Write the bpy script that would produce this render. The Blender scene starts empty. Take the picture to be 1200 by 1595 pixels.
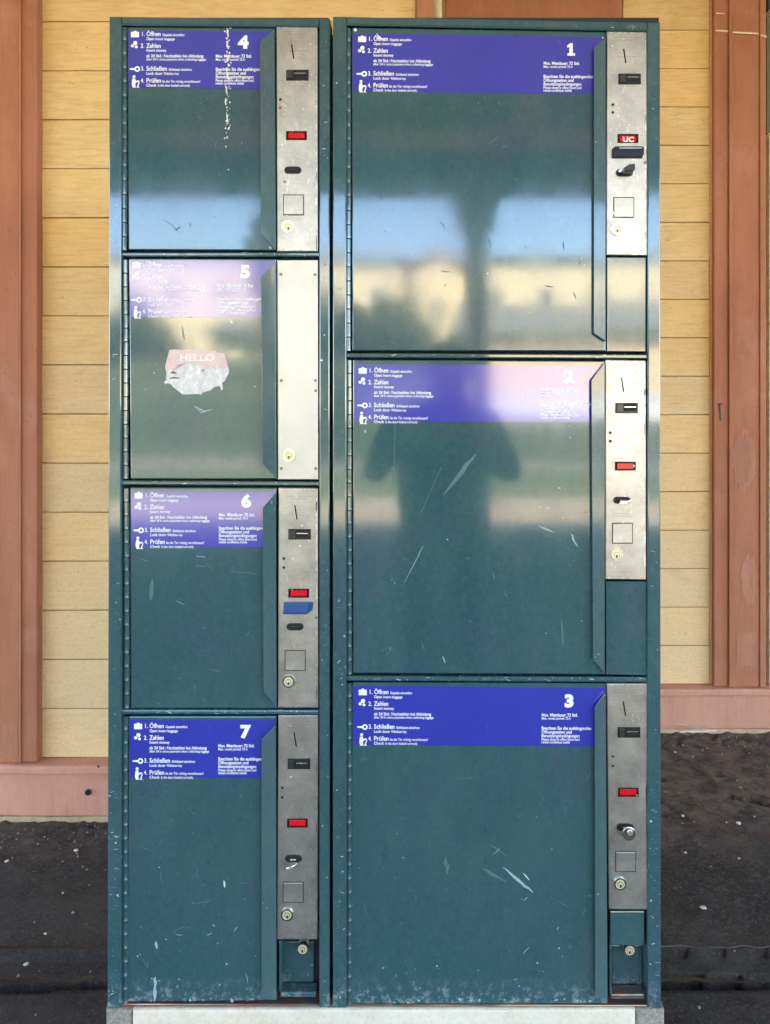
import bpy, bmesh, math, random
from mathutils import Vector, Matrix, noise
R = math.radians
random.seed(7)
SC = bpy.context.scene
COL = SC.collection

# ------------------------------------------------------------------ camera, light, exposure
F, D, H, PX, PY = 1188.0, 1.35, 1.25, 660.0, 650.0      # focal length in photo px, distance to the locker fronts, eye height
cam_d = bpy.data.cameras.new('camera')
cam = bpy.data.objects.new('camera', cam_d); COL.objects.link(cam)
cam.location = (0, -D, H); cam.rotation_euler = (R(90), 0, 0)
cam_d.sensor_fit = 'HORIZONTAL'; cam_d.sensor_width = 36; cam_d.lens = F / 1200 * 36
cam_d.shift_x = (600 - PX) / 1200; cam_d.shift_y = -(797.5 - PY) / 1200
cam_d.clip_start = 0.02; cam_d.clip_end = 2000
SC.camera = cam

SUN_EL, SUN_AZ = R(50), R(18)        # the sun stands behind the station building, a little to the left
wd = bpy.data.worlds.new('World'); SC.world = wd; wd.use_nodes = True
nt = wd.node_tree; nt.nodes.clear()
sky = nt.nodes.new('ShaderNodeTexSky'); sky.sky_type = 'NISHITA'; sky.sun_disc = False
sky.sun_elevation = SUN_EL; sky.sun_rotation = -SUN_AZ
sky.air_density = 1.0; sky.dust_density = 0.3; sky.ozone_density = 1.2
bg = nt.nodes.new('ShaderNodeBackground'); bg.inputs['Strength'].default_value = 0.13
wo = nt.nodes.new('ShaderNodeOutputWorld')
nt.links.new(sky.outputs[0], bg.inputs[0]); nt.links.new(bg.outputs[0], wo.inputs[0])
sl = bpy.data.lights.new('sun', 'SUN'); sl.energy = 5.0; sl.angle = R(0.5); sl.color = (1, 0.90, 0.74)
sun = bpy.data.objects.new('sun', sl); COL.objects.link(sun)
sdir = Vector((-math.sin(SUN_AZ) * math.cos(SUN_EL), math.cos(SUN_AZ) * math.cos(SUN_EL), math.sin(SUN_EL)))
sun.location = sdir * 40; sun.rotation_euler = sdir.to_track_quat('Z', 'Y').to_euler()
SC.view_settings.view_transform = 'Standard'; SC.view_settings.look = 'None'
SC.view_settings.gamma = 1; SC.view_settings.use_curve_mapping = False
SC.view_settings.exposure = 3.55
SC.render.engine = 'CYCLES'
SC.cycles.max_bounces = 10; SC.cycles.diffuse_bounces = 6; SC.cycles.glossy_bounces = 4
SC.cycles.sample_clamp_indirect = 12

# ------------------------------------------------------------------ materials
def lin(r, g, b):
    f = lambda c: c / 12.92 if c <= 0.04045 else ((c + 0.055) / 1.055) ** 2.4
    return (f(r / 255), f(g / 255), f(b / 255), 1)

class MT:
    """tiny node-tree helper"""
    def __init__(s, name):
        s.m = bpy.data.materials.new(name); s.m.use_nodes = True
        s.t = s.m.node_tree; s.n = s.t.nodes
        s.b = s.n['Principled BSDF']
        s.tc = s.n.new('ShaderNodeTexCoord')
    def link(s, a, b): s.t.links.new(a, b)
    def mapping(s, scale=(1, 1, 1), rot=(0, 0, 0)):
        m = s.n.new('ShaderNodeMapping'); m.inputs['Scale'].default_value = scale; m.inputs['Rotation'].default_value = rot
        s.link(s.tc.outputs['Object'], m.inputs[0]); return m.outputs[0]
    def noise(s, scale, detail=4, rough=0.6, vec=None, dist=0):
        n = s.n.new('ShaderNodeTexNoise'); n.inputs['Scale'].default_value = scale
        n.inputs['Detail'].default_value = detail; n.inputs['Roughness'].default_value = rough
        n.inputs['Distortion'].default_value = dist
        s.link(vec if vec else s.tc.outputs['Object'], n.inputs['Vector']); return n.outputs['Fac']
    def voro(s, scale, out='Distance', vec=None):
        n = s.n.new('ShaderNodeTexVoronoi'); n.inputs['Scale'].default_value = scale
        s.link(vec if vec else s.tc.outputs['Object'], n.inputs['Vector']); return n.outputs[out]
    def ramp(s, fac, stops):
        r = s.n.new('ShaderNodeValToRGB'); e = r.color_ramp.elements
        while len(e) < len(stops): e.new(0.5)
        for i, (p, c) in enumerate(stops):
            e[i].position = p; e[i].color = c if len(c) == 4 else (*c, 1)
        s.link(fac, r.inputs[0]); return r.outputs[0]
    def step(s, fac, lo, hi):
        r = s.n.new('ShaderNodeMapRange'); r.inputs[1].default_value = lo; r.inputs[2].default_value = hi
        s.link(fac, r.inputs[0]); return r.outputs[0]
    def mix(s, fac, a, b, mode='MIX'):
        m = s.n.new('ShaderNodeMix'); m.data_type = 'RGBA'; m.blend_type = mode
        for sock, v in ((m.inputs[0], fac), (m.inputs[6], a), (m.inputs[7], b)):
            if hasattr(v, 'links') or isinstance(v, bpy.types.NodeSocket): s.link(v, sock)
            else: sock.default_value = v
        return m.outputs[2]
    def math(s, op, a, b=0.0, clamp=False):
        m = s.n.new('ShaderNodeMath'); m.operation = op; m.use_clamp = clamp
        for sock, v in ((m.inputs[0], a), (m.inputs[1], b)):
            if isinstance(v, bpy.types.NodeSocket): s.link(v, sock)
            else: sock.default_value = v
        return m.outputs[0]
    def sep(s):
        x = s.n.new('ShaderNodeSeparateXYZ'); s.link(s.tc.outputs['Object'], x.inputs[0]); return x.outputs
    def bump(s, h, strength=0.3, dist=0.002, prev=None):
        b = s.n.new('ShaderNodeBump'); b.inputs['Strength'].default_value = strength; b.inputs['Distance'].default_value = dist
        s.link(h, b.inputs['Height'])
        if prev: s.link(prev, b.inputs['Normal'])
        return b.outputs[0]
    def rnd(s):
        return s.n.new('ShaderNodeObjectInfo').outputs['Random']
    def set(s, **k):
        for a, v in k.items():
            sock = s.b.inputs[a.replace('_', ' ')]
            if isinstance(v, bpy.types.NodeSocket): s.link(v, sock)
            else: sock.default_value = v
        return s.m

def plain(name, col, rough=0.6, metal=0.0, **k):
    t = MT(name)
    n = t.noise(35, 3)
    c = t.mix(t.step(n, 0.3, 0.7), [x * 0.85 for x in col[:3]] + [1], [min(1, x * 1.12) for x in col[:3]] + [1])
    return t.set(Base_Color=c, Roughness=rough, Metallic=metal, **k)

def teal_paint(name, wear=1.0, rust=0.0, gloss=1.0, cw=0.9, lift=0.0):
    t = MT(name)
    z = t.sep()[2]
    big = t.noise(2.2, 3)
    c = t.mix(t.step(big, 0.3, 0.7), (0.028, 0.080, 0.094, 1), (0.035, 0.096, 0.106, 1))
    hue = t.noise(5.5, 5, 0.65)
    c = t.mix(t.math('MULTIPLY', t.step(hue, 0.48, 0.60), 0.65), c, (0.044, 0.078, 0.108, 1))
    # dull bluish wiped patches
    haze = t.noise(9, 6, 0.7, t.mapping((1, 1, 0.45)))
    c = t.mix(t.math('MULTIPLY', t.step(haze, 0.48, 0.66), 0.42), c, (0.062, 0.122, 0.130, 1))
    mic = t.noise(95, 6, 0.8, t.mapping((1, 1, 0.8)))
    c = t.mix(t.math('MULTIPLY', t.step(mic, 0.52, 0.64), 0.40), c, (0.060, 0.135, 0.140, 1))
    c = t.mix(t.math('MULTIPLY', t.step(mic, 0.47, 0.36), 0.45), c, (0.018, 0.056, 0.066, 1))
    # low scuffs and dust, towards the foot of the cabinet
    low = t.step(z, 0.75, 0.05)
    sc = t.noise(34, 9, 0.82, t.mapping((1.0, 1, 1.3)), 0.5)
    m1 = t.math('MULTIPLY', t.math('MULTIPLY', t.math('MULTIPLY', t.step(sc, 0.55, 0.85), t.step(t.noise(5, 4, 0.6), 0.45, 0.70), True), low, True), 0.42 * wear, True)
    c = t.mix(m1, c, (0.20, 0.29, 0.31, 1))
    foot = t.step(z, 0.050, 0.008)
    fn = t.noise(60, 7, 0.8)
    c = t.mix(t.math('MULTIPLY', t.math('MULTIPLY', t.step(fn, 0.5, 0.66), foot, True), 0.75, True), c, (0.42, 0.47, 0.50, 1))
    # fine scratches in two directions
    s1 = t.noise(26, 2, 0.5, t.mapping((1.0, 1, 16), (0, R(38), 0)), 0.3)
    s2 = t.noise(22, 2, 0.5, t.mapping((14, 1, 0.8), (0, R(-24), 0)), 0.3)
    k1 = t.math('ADD', t.step(s1, 0.735, 0.78), t.step(s2, 0.735, 0.78), True)
    c = t.mix(t.math('MULTIPLY', k1, 0.22 * wear), c, (0.26, 0.34, 0.36, 1))
    # pin-point chips
    v = t.voro(85); sel = t.noise(14, 2)
    chip = t.math('MULTIPLY', t.math('LESS_THAN', v, 0.13), t.step(sel, 0.62, 0.66), True)
    c = t.mix(t.math('MULTIPLY', chip, 0.7 * wear), c, (0.50, 0.55, 0.55, 1))
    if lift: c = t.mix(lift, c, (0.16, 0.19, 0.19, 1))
    if rust:
        rn = t.noise(30, 5, 0.7)
        c = t.mix(t.step(rn, 0.50 - 0.15 * rust, 0.56), c, (0.16, 0.055, 0.035, 1))
    rg = t.math('ADD', t.math('MULTIPLY', t.noise(11, 6, 0.72, t.mapping((1, 1, 0.5))), 0.22), 0.075 / gloss)
    rg = t.math('ADD', rg, t.math('MULTIPLY', m1, 0.4))
    rg = t.math('ADD', rg, t.math('MULTIPLY', t.step(z, 0.80, 0.15), 0.14))
    wob = t.noise(3.2, 1, 0.4)
    nb = t.bump(wob, 0.35, 0.004)
    nb = t.bump(t.noise(46, 3, 0.6), 0.05, 0.0012, nb)
    nb = t.bump(t.noise(420, 2), 0.03, 0.001, nb)
    return t.set(Base_Color=c, Roughness=rg, Normal=nb, Coat_Weight=cw, Coat_Roughness=t.math('ADD', t.math('MULTIPLY', t.step(t.noise(9, 7, 0.75, t.mapping((1.4, 1, 0.6))), 0.4, 0.75), 0.07), 0.052), Coat_IOR=1.85, Specular_IOR_Level=0.22)

M = {}
M['paint'] = teal_paint('teal_paint')
M['paint_frame'] = teal_paint('teal_frame_paint', 0.8, 0.0, 0.7)
M['paint_lip'] = teal_paint('teal_lip_painted_sheen', 1.0, 0.0, 0.5, 0.7, 0.18)  # pull lips coloured greyer and lighter, in place of the brighter reflection they catch
M['paint_rust'] = teal_paint('rusty_teal_paint', 1.0, 1.0, 0.6)
M['gap'] = plain('dark_interior_steel', (0.010, 0.013, 0.016, 1), 0.7)
t = MT('blue_sticker')
n = t.noise(6, 4)
c = t.mix(t.step(n, 0.3, 0.7), (0.026, 0.036, 0.34, 1), (0.034, 0.042, 0.39, 1))
sc = t.noise(24, 2, 0.5, t.mapping((12, 1, 1.0), (0, R(30), 0)), 0.4)
c = t.mix(t.math('MULTIPLY', t.step(sc, 0.73, 0.78), 0.25), c, (0.35, 0.36, 0.65, 1))
nb = t.bump(t.noise(3.2, 1, 0.4), 0.35, 0.004)
nb = t.bump(t.noise(160, 3), 0.10, 0.0006, nb)
M['sticker'] = t.set(Base_Color=c, Roughness=0.22, Normal=nb, Coat_Weight=0.95, Coat_Roughness=0.09, Coat_IOR=1.8)
M['white_print'] = plain('white_print', (0.82, 0.82, 0.84, 1), 0.45)

def steel(name, rough, col, mott=0.5, metal=1.0):
    t = MT(name)
    v = t.mapping((1.5, 1, 26)); g = t.noise(46, 4, 0.7, v); g2 = t.noise(20, 5, 0.75, t.mapping((0.8, 1, 40)))
    blot = t.noise(16, 6, 0.72)
    c = t.mix(t.step(blot, 0.35, 0.7), [x * (1 - 0.35 * mott) for x in col] + [1], [min(1, x * 1.06) for x in col] + [1])
    spot = t.math('MULTIPLY', t.math('LESS_THAN', t.voro(120), 0.2), t.step(t.noise(30, 3), 0.58, 0.63), True)
    c = t.mix(t.math('MULTIPLY', spot, 0.45 * mott), c, (0.9, 0.88, 0.84, 1))
    drk = t.step(t.noise(40, 5, 0.75, None, 0.8), 0.66, 0.74)
    c = t.mix(t.math('MULTIPLY', drk, 0.4 * mott), c, (0.16, 0.13, 0.10, 1))
    c = t.mix(t.math('MULTIPLY', t.step(g2, 0.45, 0.75), 0.30 * mott), c, [x * 0.55 for x in col] + [1])
    rg = t.math('ADD', t.math('MULTIPLY', t.noise(22, 5, 0.7), 0.22), rough - 0.1)
    nb = t.bump(g, 0.16, 0.0006); nb = t.bump(t.noise(7, 2), 0.2, 0.002, nb)
    return t.set(Base_Color=c, Roughness=rg, Metallic=metal, Normal=nb)
M['steel'] = steel('brushed_steel', 0.36, (0.54, 0.52, 0.48), 1.0, 0.80)
M['alu'] = steel('satin_aluminium', 0.46, (0.60, 0.565, 0.51), 0.15, 0.85)
M['steel_edge'] = steel('worn_steel_edge', 0.3, (0.8, 0.77, 0.72), 0.3)
M['black'] = plain('black_plastic', (0.012, 0.012, 0.013, 1), 0.3)
M['dark'] = plain('dark_hole', (0.006, 0.006, 0.006, 1), 0.8)
M['grey_plastic'] = plain('grey_plastic', (0.030, 0.029, 0.029, 1), 0.3)
M['navy'] = plain('navy_plastic', (0.006, 0.007, 0.018, 1), 0.2)
M['blue_plastic'] = plain('blue_plastic', (0.022, 0.075, 0.24, 1), 0.35)
M['brass'] = plain('worn_brass', (0.80, 0.71, 0.47, 1), 0.42, 0.55)
M['chrome'] = plain('chrome', (0.75, 0.74, 0.72, 1), 0.2, 1.0)
M['engrave'] = plain('faint_engraving', (0.33, 0.30, 0.24, 1), 0.5, 0.7)
t = MT('red_display')
M['red'] = t.set(Base_Color=(0.42, 0.004, 0.010, 1), Roughness=0.12, Emission_Color=(1, 0.01, 0.02, 1), Emission_Strength=0.022, Coat_Weight=0.5, Coat_Roughness=0.1)
M['red_dark'] = plain('dark_red_filter', (0.20, 0.004, 0.008, 1), 0.15)
M['red_lamp'] = plain('red_lamp', (0.45, 0.03, 0.03, 1), 0.3)
M['led_text'] = MT('lit_segments').set(Base_Color=(0.9, 0.5, 0.5, 1), Emission_Color=(1, 0.45, 0.45, 1), Emission_Strength=0.12)
M['scuff'] = plain('pale_scuff', (0.30, 0.40, 0.43, 1), 0.6)
M['scuff_faint'] = plain('faint_scuff', (0.075, 0.14, 0.155, 1), 0.45)
M['scuff_white'] = plain('white_chip', (0.72, 0.72, 0.70, 1), 0.6)
M['spot'] = plain('dull_glue', (0.66, 0.62, 0.54, 1), 0.6)
M['scuff_dark'] = plain('dark_scuff', (0.02, 0.03, 0.035, 1), 0.6)
t = MT('torn_paper')
n = t.noise(90, 6, 0.75, t.mapping((1, 1, 0.6), (0, R(25), 0)))
M['paper'] = t.set(Base_Color=t.ramp(n, [(0.3, (0.48, 0.46, 0.45)), (0.5, (0.62, 0.59, 0.58)), (0.62, (0.80, 0.77, 0.75))]), Roughness=0.7, Normal=t.bump(n, 0.4, 0.0006))
t = MT('pink_paper'); n = t.noise(70, 5, 0.7)
M['pink'] = t.set(Base_Color=t.ramp(n, [(0.3, (0.64, 0.42, 0.41)), (0.6, (0.70, 0.52, 0.50)), (0.75, (0.8, 0.62, 0.58))]), Roughness=0.55)
M['pink_text'] = plain('faded_lettering', (0.82, 0.72, 0.68, 1), 0.6)

def boards_mat(name, ca, cb, cworn):
    t = MT(name); r = t.rnd()
    off = t.n.new('ShaderNodeVectorMath'); off.operation = 'ADD'
    cmb = t.n.new('ShaderNodeCombineXYZ'); t.link(t.math('MULTIPLY', r, 37.0), cmb.inputs[0]); t.link(t.math('MULTIPLY', r, 19.0), cmb.inputs[2])
    t.link(t.tc.outputs['Object'], off.inputs[0]); t.link(cmb.outputs[0], off.inputs[1])
    def mp(sc):
        m = t.n.new('ShaderNodeMapping'); m.inputs['Scale'].default_value = sc; t.link(off.outputs[0], m.inputs[0]); return m.outputs[0]
    grain = t.noise(11, 7, 0.75, mp((0.9, 1, 11)), 0.6)
    patch = t.noise(5, 5, 0.65, mp((1, 1, 1.4)))
    c = t.mix(t.step(patch, 0.3, 0.7), ca, cb)
    c = t.mix(t.math('MULTIPLY', t.step(grain, 0.48, 0.66), 0.50), c, [x * 0.62 for x in ca[:3]] + [1])
    # sandy worn paint, stronger on the boards near the ground
    geo = t.n.new('ShaderNodeNewGeometry'); sx = t.n.new('ShaderNodeSeparateXYZ'); t.link(geo.outputs['Position'], sx.inputs[0])
    lowz = t.step(sx.outputs[2], 2.1, 0.3)
    sand = t.noise(78, 5, 0.75, mp((1, 1, 1.5)))
    c = t.mix(t.math('MULTIPLY', t.math('MULTIPLY', t.step(sand, 0.48, 0.62), lowz, True), 0.75), c, [x * 0.66 for x in ca[:3]] + [1])
    c = t.mix(t.math('MULTIPLY', lowz, 0.55), c, cworn)
    pit = t.math('MULTIPLY', t.math('LESS_THAN', t.voro(26, 'Distance', mp((1, 1, 2.4))), 0.085), t.step(t.noise(9, 2, 0.5, mp((1, 1, 1))), 0.56, 0.60), True)
    blot = t.noise(3.5, 6, 0.7, mp((1, 1, 2)), 0.7)
    c = t.mix(t.math('MULTIPLY', t.step(blot, 0.54, 0.68), 0.35), c, (0.60, 0.33, 0.12, 1))
    c = t.mix(t.math('MULTIPLY', pit, 0.75), c, (0.16, 0.085, 0.035, 1))
    drag = t.noise(7, 6, 0.75, mp((0.5, 1, 5)), 0.8)
    c = t.mix(t.math('MULTIPLY', t.step(drag, 0.56, 0.70), 0.30), c, (0.86, 0.66, 0.36, 1))
    hsv = t.n.new('ShaderNodeHueSaturation'); t.link(c, hsv.inputs['Color'])
    t.link(t.math('ADD', t.math('MULTIPLY', r, 0.10), 0.95), hsv.inputs['Value'])
    t.link(t.math('ADD', t.math('MULTIPLY', r, 0.14), 0.93), hsv.inputs['Saturation'])
    nb = t.bump(grain, 0.8, 0.004); nb = t.bump(sand, 0.7, 0.004, nb)
    return t.set(Base_Color=hsv.outputs[0], Roughness=0.72, Normal=nb, Specular_IOR_Level=0.3)
M['board'] = boards_mat('ochre_boards', (0.79, 0.50, 0.205, 1), (0.87, 0.60, 0.29, 1), (0.87, 0.68, 0.43, 1))

def stucco(name, ca, cb, scale=7.0, pale=(0.6, 0.4, 0.32, 1), rel=0.5):
    t = MT(name)
    v = t.mapping((1, 1, 0.35)); n = t.noise(scale, 6, 0.68, v)
    c = t.mix(t.step(n, 0.32, 0.7), ca, cb)
    p = t.noise(3.3, 6, 0.7, None, 0.5)
    c = t.mix(t.math('MULTIPLY', t.step(p, 0.56, 0.7), 0.5), c, pale)
    sp = t.math('MULTIPLY', t.math('LESS_THAN', t.voro(48), 0.14), t.step(t.noise(11, 2), 0.6, 0.63), True)
    c = t.mix(t.math('MULTIPLY', sp, 0.45), c, [x * 0.4 for x in ca[:3]] + [1])
    fine = t.noise(140, 4, 0.7)
    gr = t.noise(13, 6, 0.7, t.mapping((9, 1, 0.35)), 0.4)
    c = t.mix(t.math('MULTIPLY', t.step(gr, 0.50, 0.68), 0.22), c, [x * 0.62 for x in ca[:3]] + [1])
    return t.set(Base_Color=c, Roughness=0.75, Normal=t.bump(fine, rel * 0.5, 0.002, t.bump(gr, 0.35, 0.003, t.bump(n, 0.2, 0.004))), Specular_IOR_Level=0.3)
M['terracotta'] = stucco('terracotta_paint', (0.36, 0.135, 0.075, 1), (0.47, 0.195, 0.110, 1), 7, (0.52, 0.27, 0.20, 1))
M['plinth'] = stucco('pink_plinth_render', (0.54, 0.25, 0.17, 1), (0.63, 0.33, 0.23, 1), 9, (0.66, 0.42, 0.32, 1), 1.0)
M['skirt'] = stucco('worn_plinth_foot', (0.40, 0.30, 0.18, 1), (0.58, 0.46, 0.30, 1), 30, (0.6, 0.5, 0.36, 1), 1.0)
M['cream'] = plain('cream_paint', (0.72, 0.66, 0.50, 1), 0.5)
M['white_trim'] = plain('white_trim', (0.74, 0.66, 0.52, 1), 0.5)
M['crack'] = plain('pale_crack', (0.78, 0.62, 0.46, 1), 0.8)
M['stain'] = stucco('dull_patch', (0.36, 0.155, 0.10, 1), (0.42, 0.19, 0.125, 1), 16, (0.48, 0.26, 0.19, 1))
M['stain_rim'] = stucco('pale_rim', (0.40, 0.16, 0.092, 1), (0.50, 0.235, 0.155, 1), 18, (0.58, 0.32, 0.24, 1))
t = MT('window_glass'); M['glass'] = t.set(Base_Color=(0.16, 0.15, 0.10, 1), Roughness=0.2)

t = MT('worn_asphalt')
x, y, z = t.sep()
a = t.noise(3.0, 6, 0.7); b = t.noise(30, 8, 0.82); cfine = t.noise(120, 6, 0.85)
c = t.mix(t.step(a, 0.35, 0.65), (0.028, 0.025, 0.024, 1), (0.062, 0.055, 0.050, 1))
c = t.mix(t.math('MULTIPLY', t.math('MULTIPLY', t.step(b, 0.50, 0.66), t.step(t.noise(2.1, 3), 0.40, 0.65), True), 0.75), c, (0.105, 0.092, 0.080, 1))
c = t.mix(t.math('MULTIPLY', t.step(cfine, 0.55, 0.66), 0.7), c, (0.19, 0.17, 0.145, 1))
c = t.mix(t.math('MULTIPLY', t.step(cfine, 0.47, 0.36), 0.85), c, (0.010, 0.009, 0.009, 1))
c = t.mix(t.math('MULTIPLY', t.step(t.noise(1.7, 7, 0.7, None, 0.6), 0.48, 0.60), 0.50), c, (0.088, 0.084, 0.080, 1))
edge = t.step(y, 0.75, 1.05)
c = t.mix(t.math('MULTIPLY', t.math('MULTIPLY', edge, t.step(t.noise(13, 6, 0.75), 0.38, 0.58), True), 0.8), c, (0.19, 0.14, 0.105, 1))
red = t.math('MULTIPLY', t.step(t.noise(5.5, 4), 0.60, 0.70), 0.5)
c = t.mix(red, c, (0.055, 0.026, 0.022, 1))
grit = t.math('MULTIPLY', t.math('LESS_THAN', t.voro(150), 0.2), t.step(t.noise(50, 3), 0.57, 0.62), True)
c = t.mix(t.math('MULTIPLY', grit, 0.7), c, (0.30, 0.28, 0.25, 1))
M['asphalt'] = t.set(Base_Color=c, Roughness=0.9, Normal=t.bump(cfine, 0.8, 0.003, t.bump(b, 0.7, 0.006)), Specular_IOR_Level=0.25)
t = MT('concrete'); n = t.noise(22, 6, 0.7); f = t.noise(160, 4, 0.75)
M['concrete'] = t.set(Base_Color=t.mix(t.step(f, 0.35, 0.7), t.ramp(n, [(0.3, (0.28, 0.25, 0.21)), (0.7, (0.44, 0.40, 0.34))]), (0.14, 0.12, 0.10, 1)), Roughness=0.85, Normal=t.bump(f, 0.6, 0.002))
t = MT('cream_slab'); n = t.noise(18, 6, 0.7); f = t.noise(160, 4, 0.75)
M['slab'] = t.set(Base_Color=t.mix(t.math('MULTIPLY', t.step(f, 0.50, 0.70), 0.32), t.ramp(n, [(0.3, (0.64, 0.56, 0.43)), (0.55, (0.74, 0.66, 0.54)), (0.75, (0.76, 0.69, 0.59))]), (0.42, 0.34, 0.24, 1)), Roughness=0.8, Normal=t.bump(f, 0.5, 0.002))
M['stone_chip'] = plain('pale_stone', (0.62, 0.60, 0.55, 1), 0.8)
M['grit_pale'] = plain('pale_grit', (0.17, 0.15, 0.13, 1), 0.9)
M['straw'] = plain('dry_stick', (0.70, 0.64, 0.52, 1), 0.7)
M['leaf_litter'] = plain('dry_leaf', (0.20, 0.12, 0.045, 1), 0.7)
M['tan_paving'] = plain('tan_paving', (0.36, 0.28, 0.18, 1), 0.85)
t = MT('lawn_grass'); n = t.noise(0.9, 6, 0.7)
M['lawn'] = t.set(Base_Color=t.ramp(n, [(0.3, (0.05, 0.075, 0.022)), (0.6, (0.10, 0.11, 0.035)), (0.75, (0.18, 0.15, 0.07))]), Roughness=0.9)
M['road'] = plain('grey_road', (0.20, 0.18, 0.15, 1), 0.9)
t = MT('canopy_boards'); n = t.noise(8, 5, 0.6, t.mapping((6, 0.5, 1)))
M['canopy'] = t.set(Base_Color=t.ramp(n, [(0.3, (0.52, 0.37, 0.21)), (0.7, (0.66, 0.49, 0.29))]), Roughness=0.6)
M['beam'] = plain('dark_beam_paint', (0.075, 0.085, 0.075, 1), 0.6)
M['beige_wall'] = stucco('beige_render', (0.74, 0.60, 0.36, 1), (0.80, 0.67, 0.44, 1), 0.6, (0.62, 0.50, 0.30, 1))
M['orange_wall'] = stucco('orange_render', (0.70, 0.50, 0.28, 1), (0.76, 0.57, 0.35, 1), 1.2, (0.76, 0.62, 0.44, 1))
M['roof_grey'] = plain('grey_roof_tiles', (0.17, 0.165, 0.155, 1), 0.8)
M['roof_red'] = plain('red_roof_tiles', (0.30, 0.14, 0.085, 1), 0.8)
M['bark'] = plain('bark', (0.07, 0.05, 0.035, 1), 0.9)
t = MT('foliage'); n = t.noise(3, 4)
M['leaves'] = t.set(Base_Color=t.ramp(n, [(0.3, (0.038, 0.050, 0.022)), (0.7, (0.085, 0.092, 0.046))]), Roughness=0.7)
M['white_paint'] = plain('white_paint', (0.75, 0.75, 0.73, 1), 0.45)
M['jacket'] = plain('dark_jacket_cloth', (0.012, 0.015, 0.02, 1), 0.85)
M['jeans'] = plain('dark_jeans', (0.012, 0.016, 0.03, 1), 0.85)
M['skin'] = plain('skin', (0.42, 0.24, 0.17, 1), 0.5)
M['hair'] = plain('dark_hair', (0.02, 0.013, 0.01, 1), 0.5)
M['tyre'] = plain('rubber', (0.015, 0.015, 0.015, 1), 0.8)

# ------------------------------------------------------------------ helpers
def P(px, py, y=0.0):
    """point on the plane at depth y that the survey of the photograph puts at (px, py)"""
    s = (D + y) / F
    return Vector(((px - PX) * s, y, H + (PY - py) * s))

def link(o, parent=None):
    COL.objects.link(o)
    if parent is not None: o.parent = parent
    return o

def mesh_obj(name, bm, mat, parent=None, origin=None, smooth=False):
    me = bpy.data.meshes.new(name)
    if origin is not None: bmesh.ops.translate(bm, verts=bm.verts, vec=-Vector(origin))
    bmesh.ops.recalc_face_normals(bm, faces=bm.faces)
    bm.to_mesh(me); bm.free()
    for m in (mat if isinstance(mat, (list, tuple)) else [mat]): me.materials.append(M[m])
    if smooth:
        for p in me.polygons: p.use_smooth = True
    return link(bpy.data.objects.new(name, me), parent)

def inst(src, parent, loc=(0, 0, 0), rot=(0, 0, 0), label=None):
    o = src.copy(); link(o, parent); o.location = loc; o.rotation_euler = rot
    if label: o['label'] = label
    return o

def thing(name, loc, label, cat, group=None, kind=None):
    o = bpy.data.objects.new(name, None); o.empty_display_size = 0.1; link(o); o.location = loc
    return tag(o, label, cat, group, kind)

def tag(o, label=None, cat=None, group=None, kind=None):
    for k, v in (('label', label), ('category', cat), ('group', group), ('kind', kind)):
        if v: o[k] = v
    return o

def add_prism(bm, pts, y0, y1, mi=0, bev=0.0):
    """pts: (X, Z) outline; solid from y0 (front) to y1 (back)"""
    n = len(pts); ys0 = y0 if isinstance(y0, (list, tuple)) else [y0] * n
    ys1 = y1 if isinstance(y1, (list, tuple)) else [y1] * n
    a = [bm.verts.new((p[0], ys0[i], p[1])) for i, p in enumerate(pts)]
    b = [bm.verts.new((p[0], ys1[i], p[1])) for i, p in enumerate(pts)]
    fs = [bm.faces.new(a), bm.faces.new(b[::-1])]
    for i in range(n): fs.append(bm.faces.new((a[i], b[i], b[(i + 1) % n], a[(i + 1) % n])))
    for f in fs: f.material_index = mi
    if bev:
        es = [e for e in fs[0].edges]
        r = bmesh.ops.bevel(bm, geom=es, offset=bev, segments=2, profile=0.5, affect='EDGES')
        for f in r['faces']: f.material_index = mi
    return fs

def pxy(pts, y): return [(P(a, b, y).x, P(a, b, y).z) for a, b in pts]
def rect(x0, y0, x1, y1): return [(x0, y1), (x1, y1), (x1, y0), (x0, y0)]
def add_px(bm, pts, y0, y1, mi=0, bev=0.0): return add_prism(bm, pxy(pts, y0 if not isinstance(y0, (list, tuple)) else min(y0)), y0, y1, mi, bev)
def add_box(bm, x0, x1, y0, y1, z0, z1, mi=0, bev=0.0):
    return add_prism(bm, [(x0, z0), (x1, z0), (x1, z1), (x0, z1)], y0, y1, mi, bev)
def add_cyl(bm, c, r, y0, y1, n=20, mi=0, sx=1.0, sz=1.0, bev=0.0):
    pts = [(c[0] + math.cos(i * 2 * math.pi / n) * r * sx, c[1] + math.sin(i * 2 * math.pi / n) * r * sz) for i in range(n)]
    return add_prism(bm, pts, y0, y1, mi, bev)
def add_ring(bm, c, r0, r1, y0, y1, n=24, mi=0, sx=1.0):
    q = []
    for i in range(n):
        a = i * 2 * math.pi / n; ca, sa = math.cos(a) * sx, math.sin(a)
        q.append([bm.verts.new((c[0] + ca * r, y, c[1] + sa * r)) for r, y in ((r0, y0), (r1, y0), (r1, y1), (r0, y1))])
    for i in range(n):
        u, v = q[i], q[(i + 1) % n]
        for k in range(4):
            bm.faces.new((u[k], u[(k + 1) % 4], v[(k + 1) % 4], v[k])).material_index = mi
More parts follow.
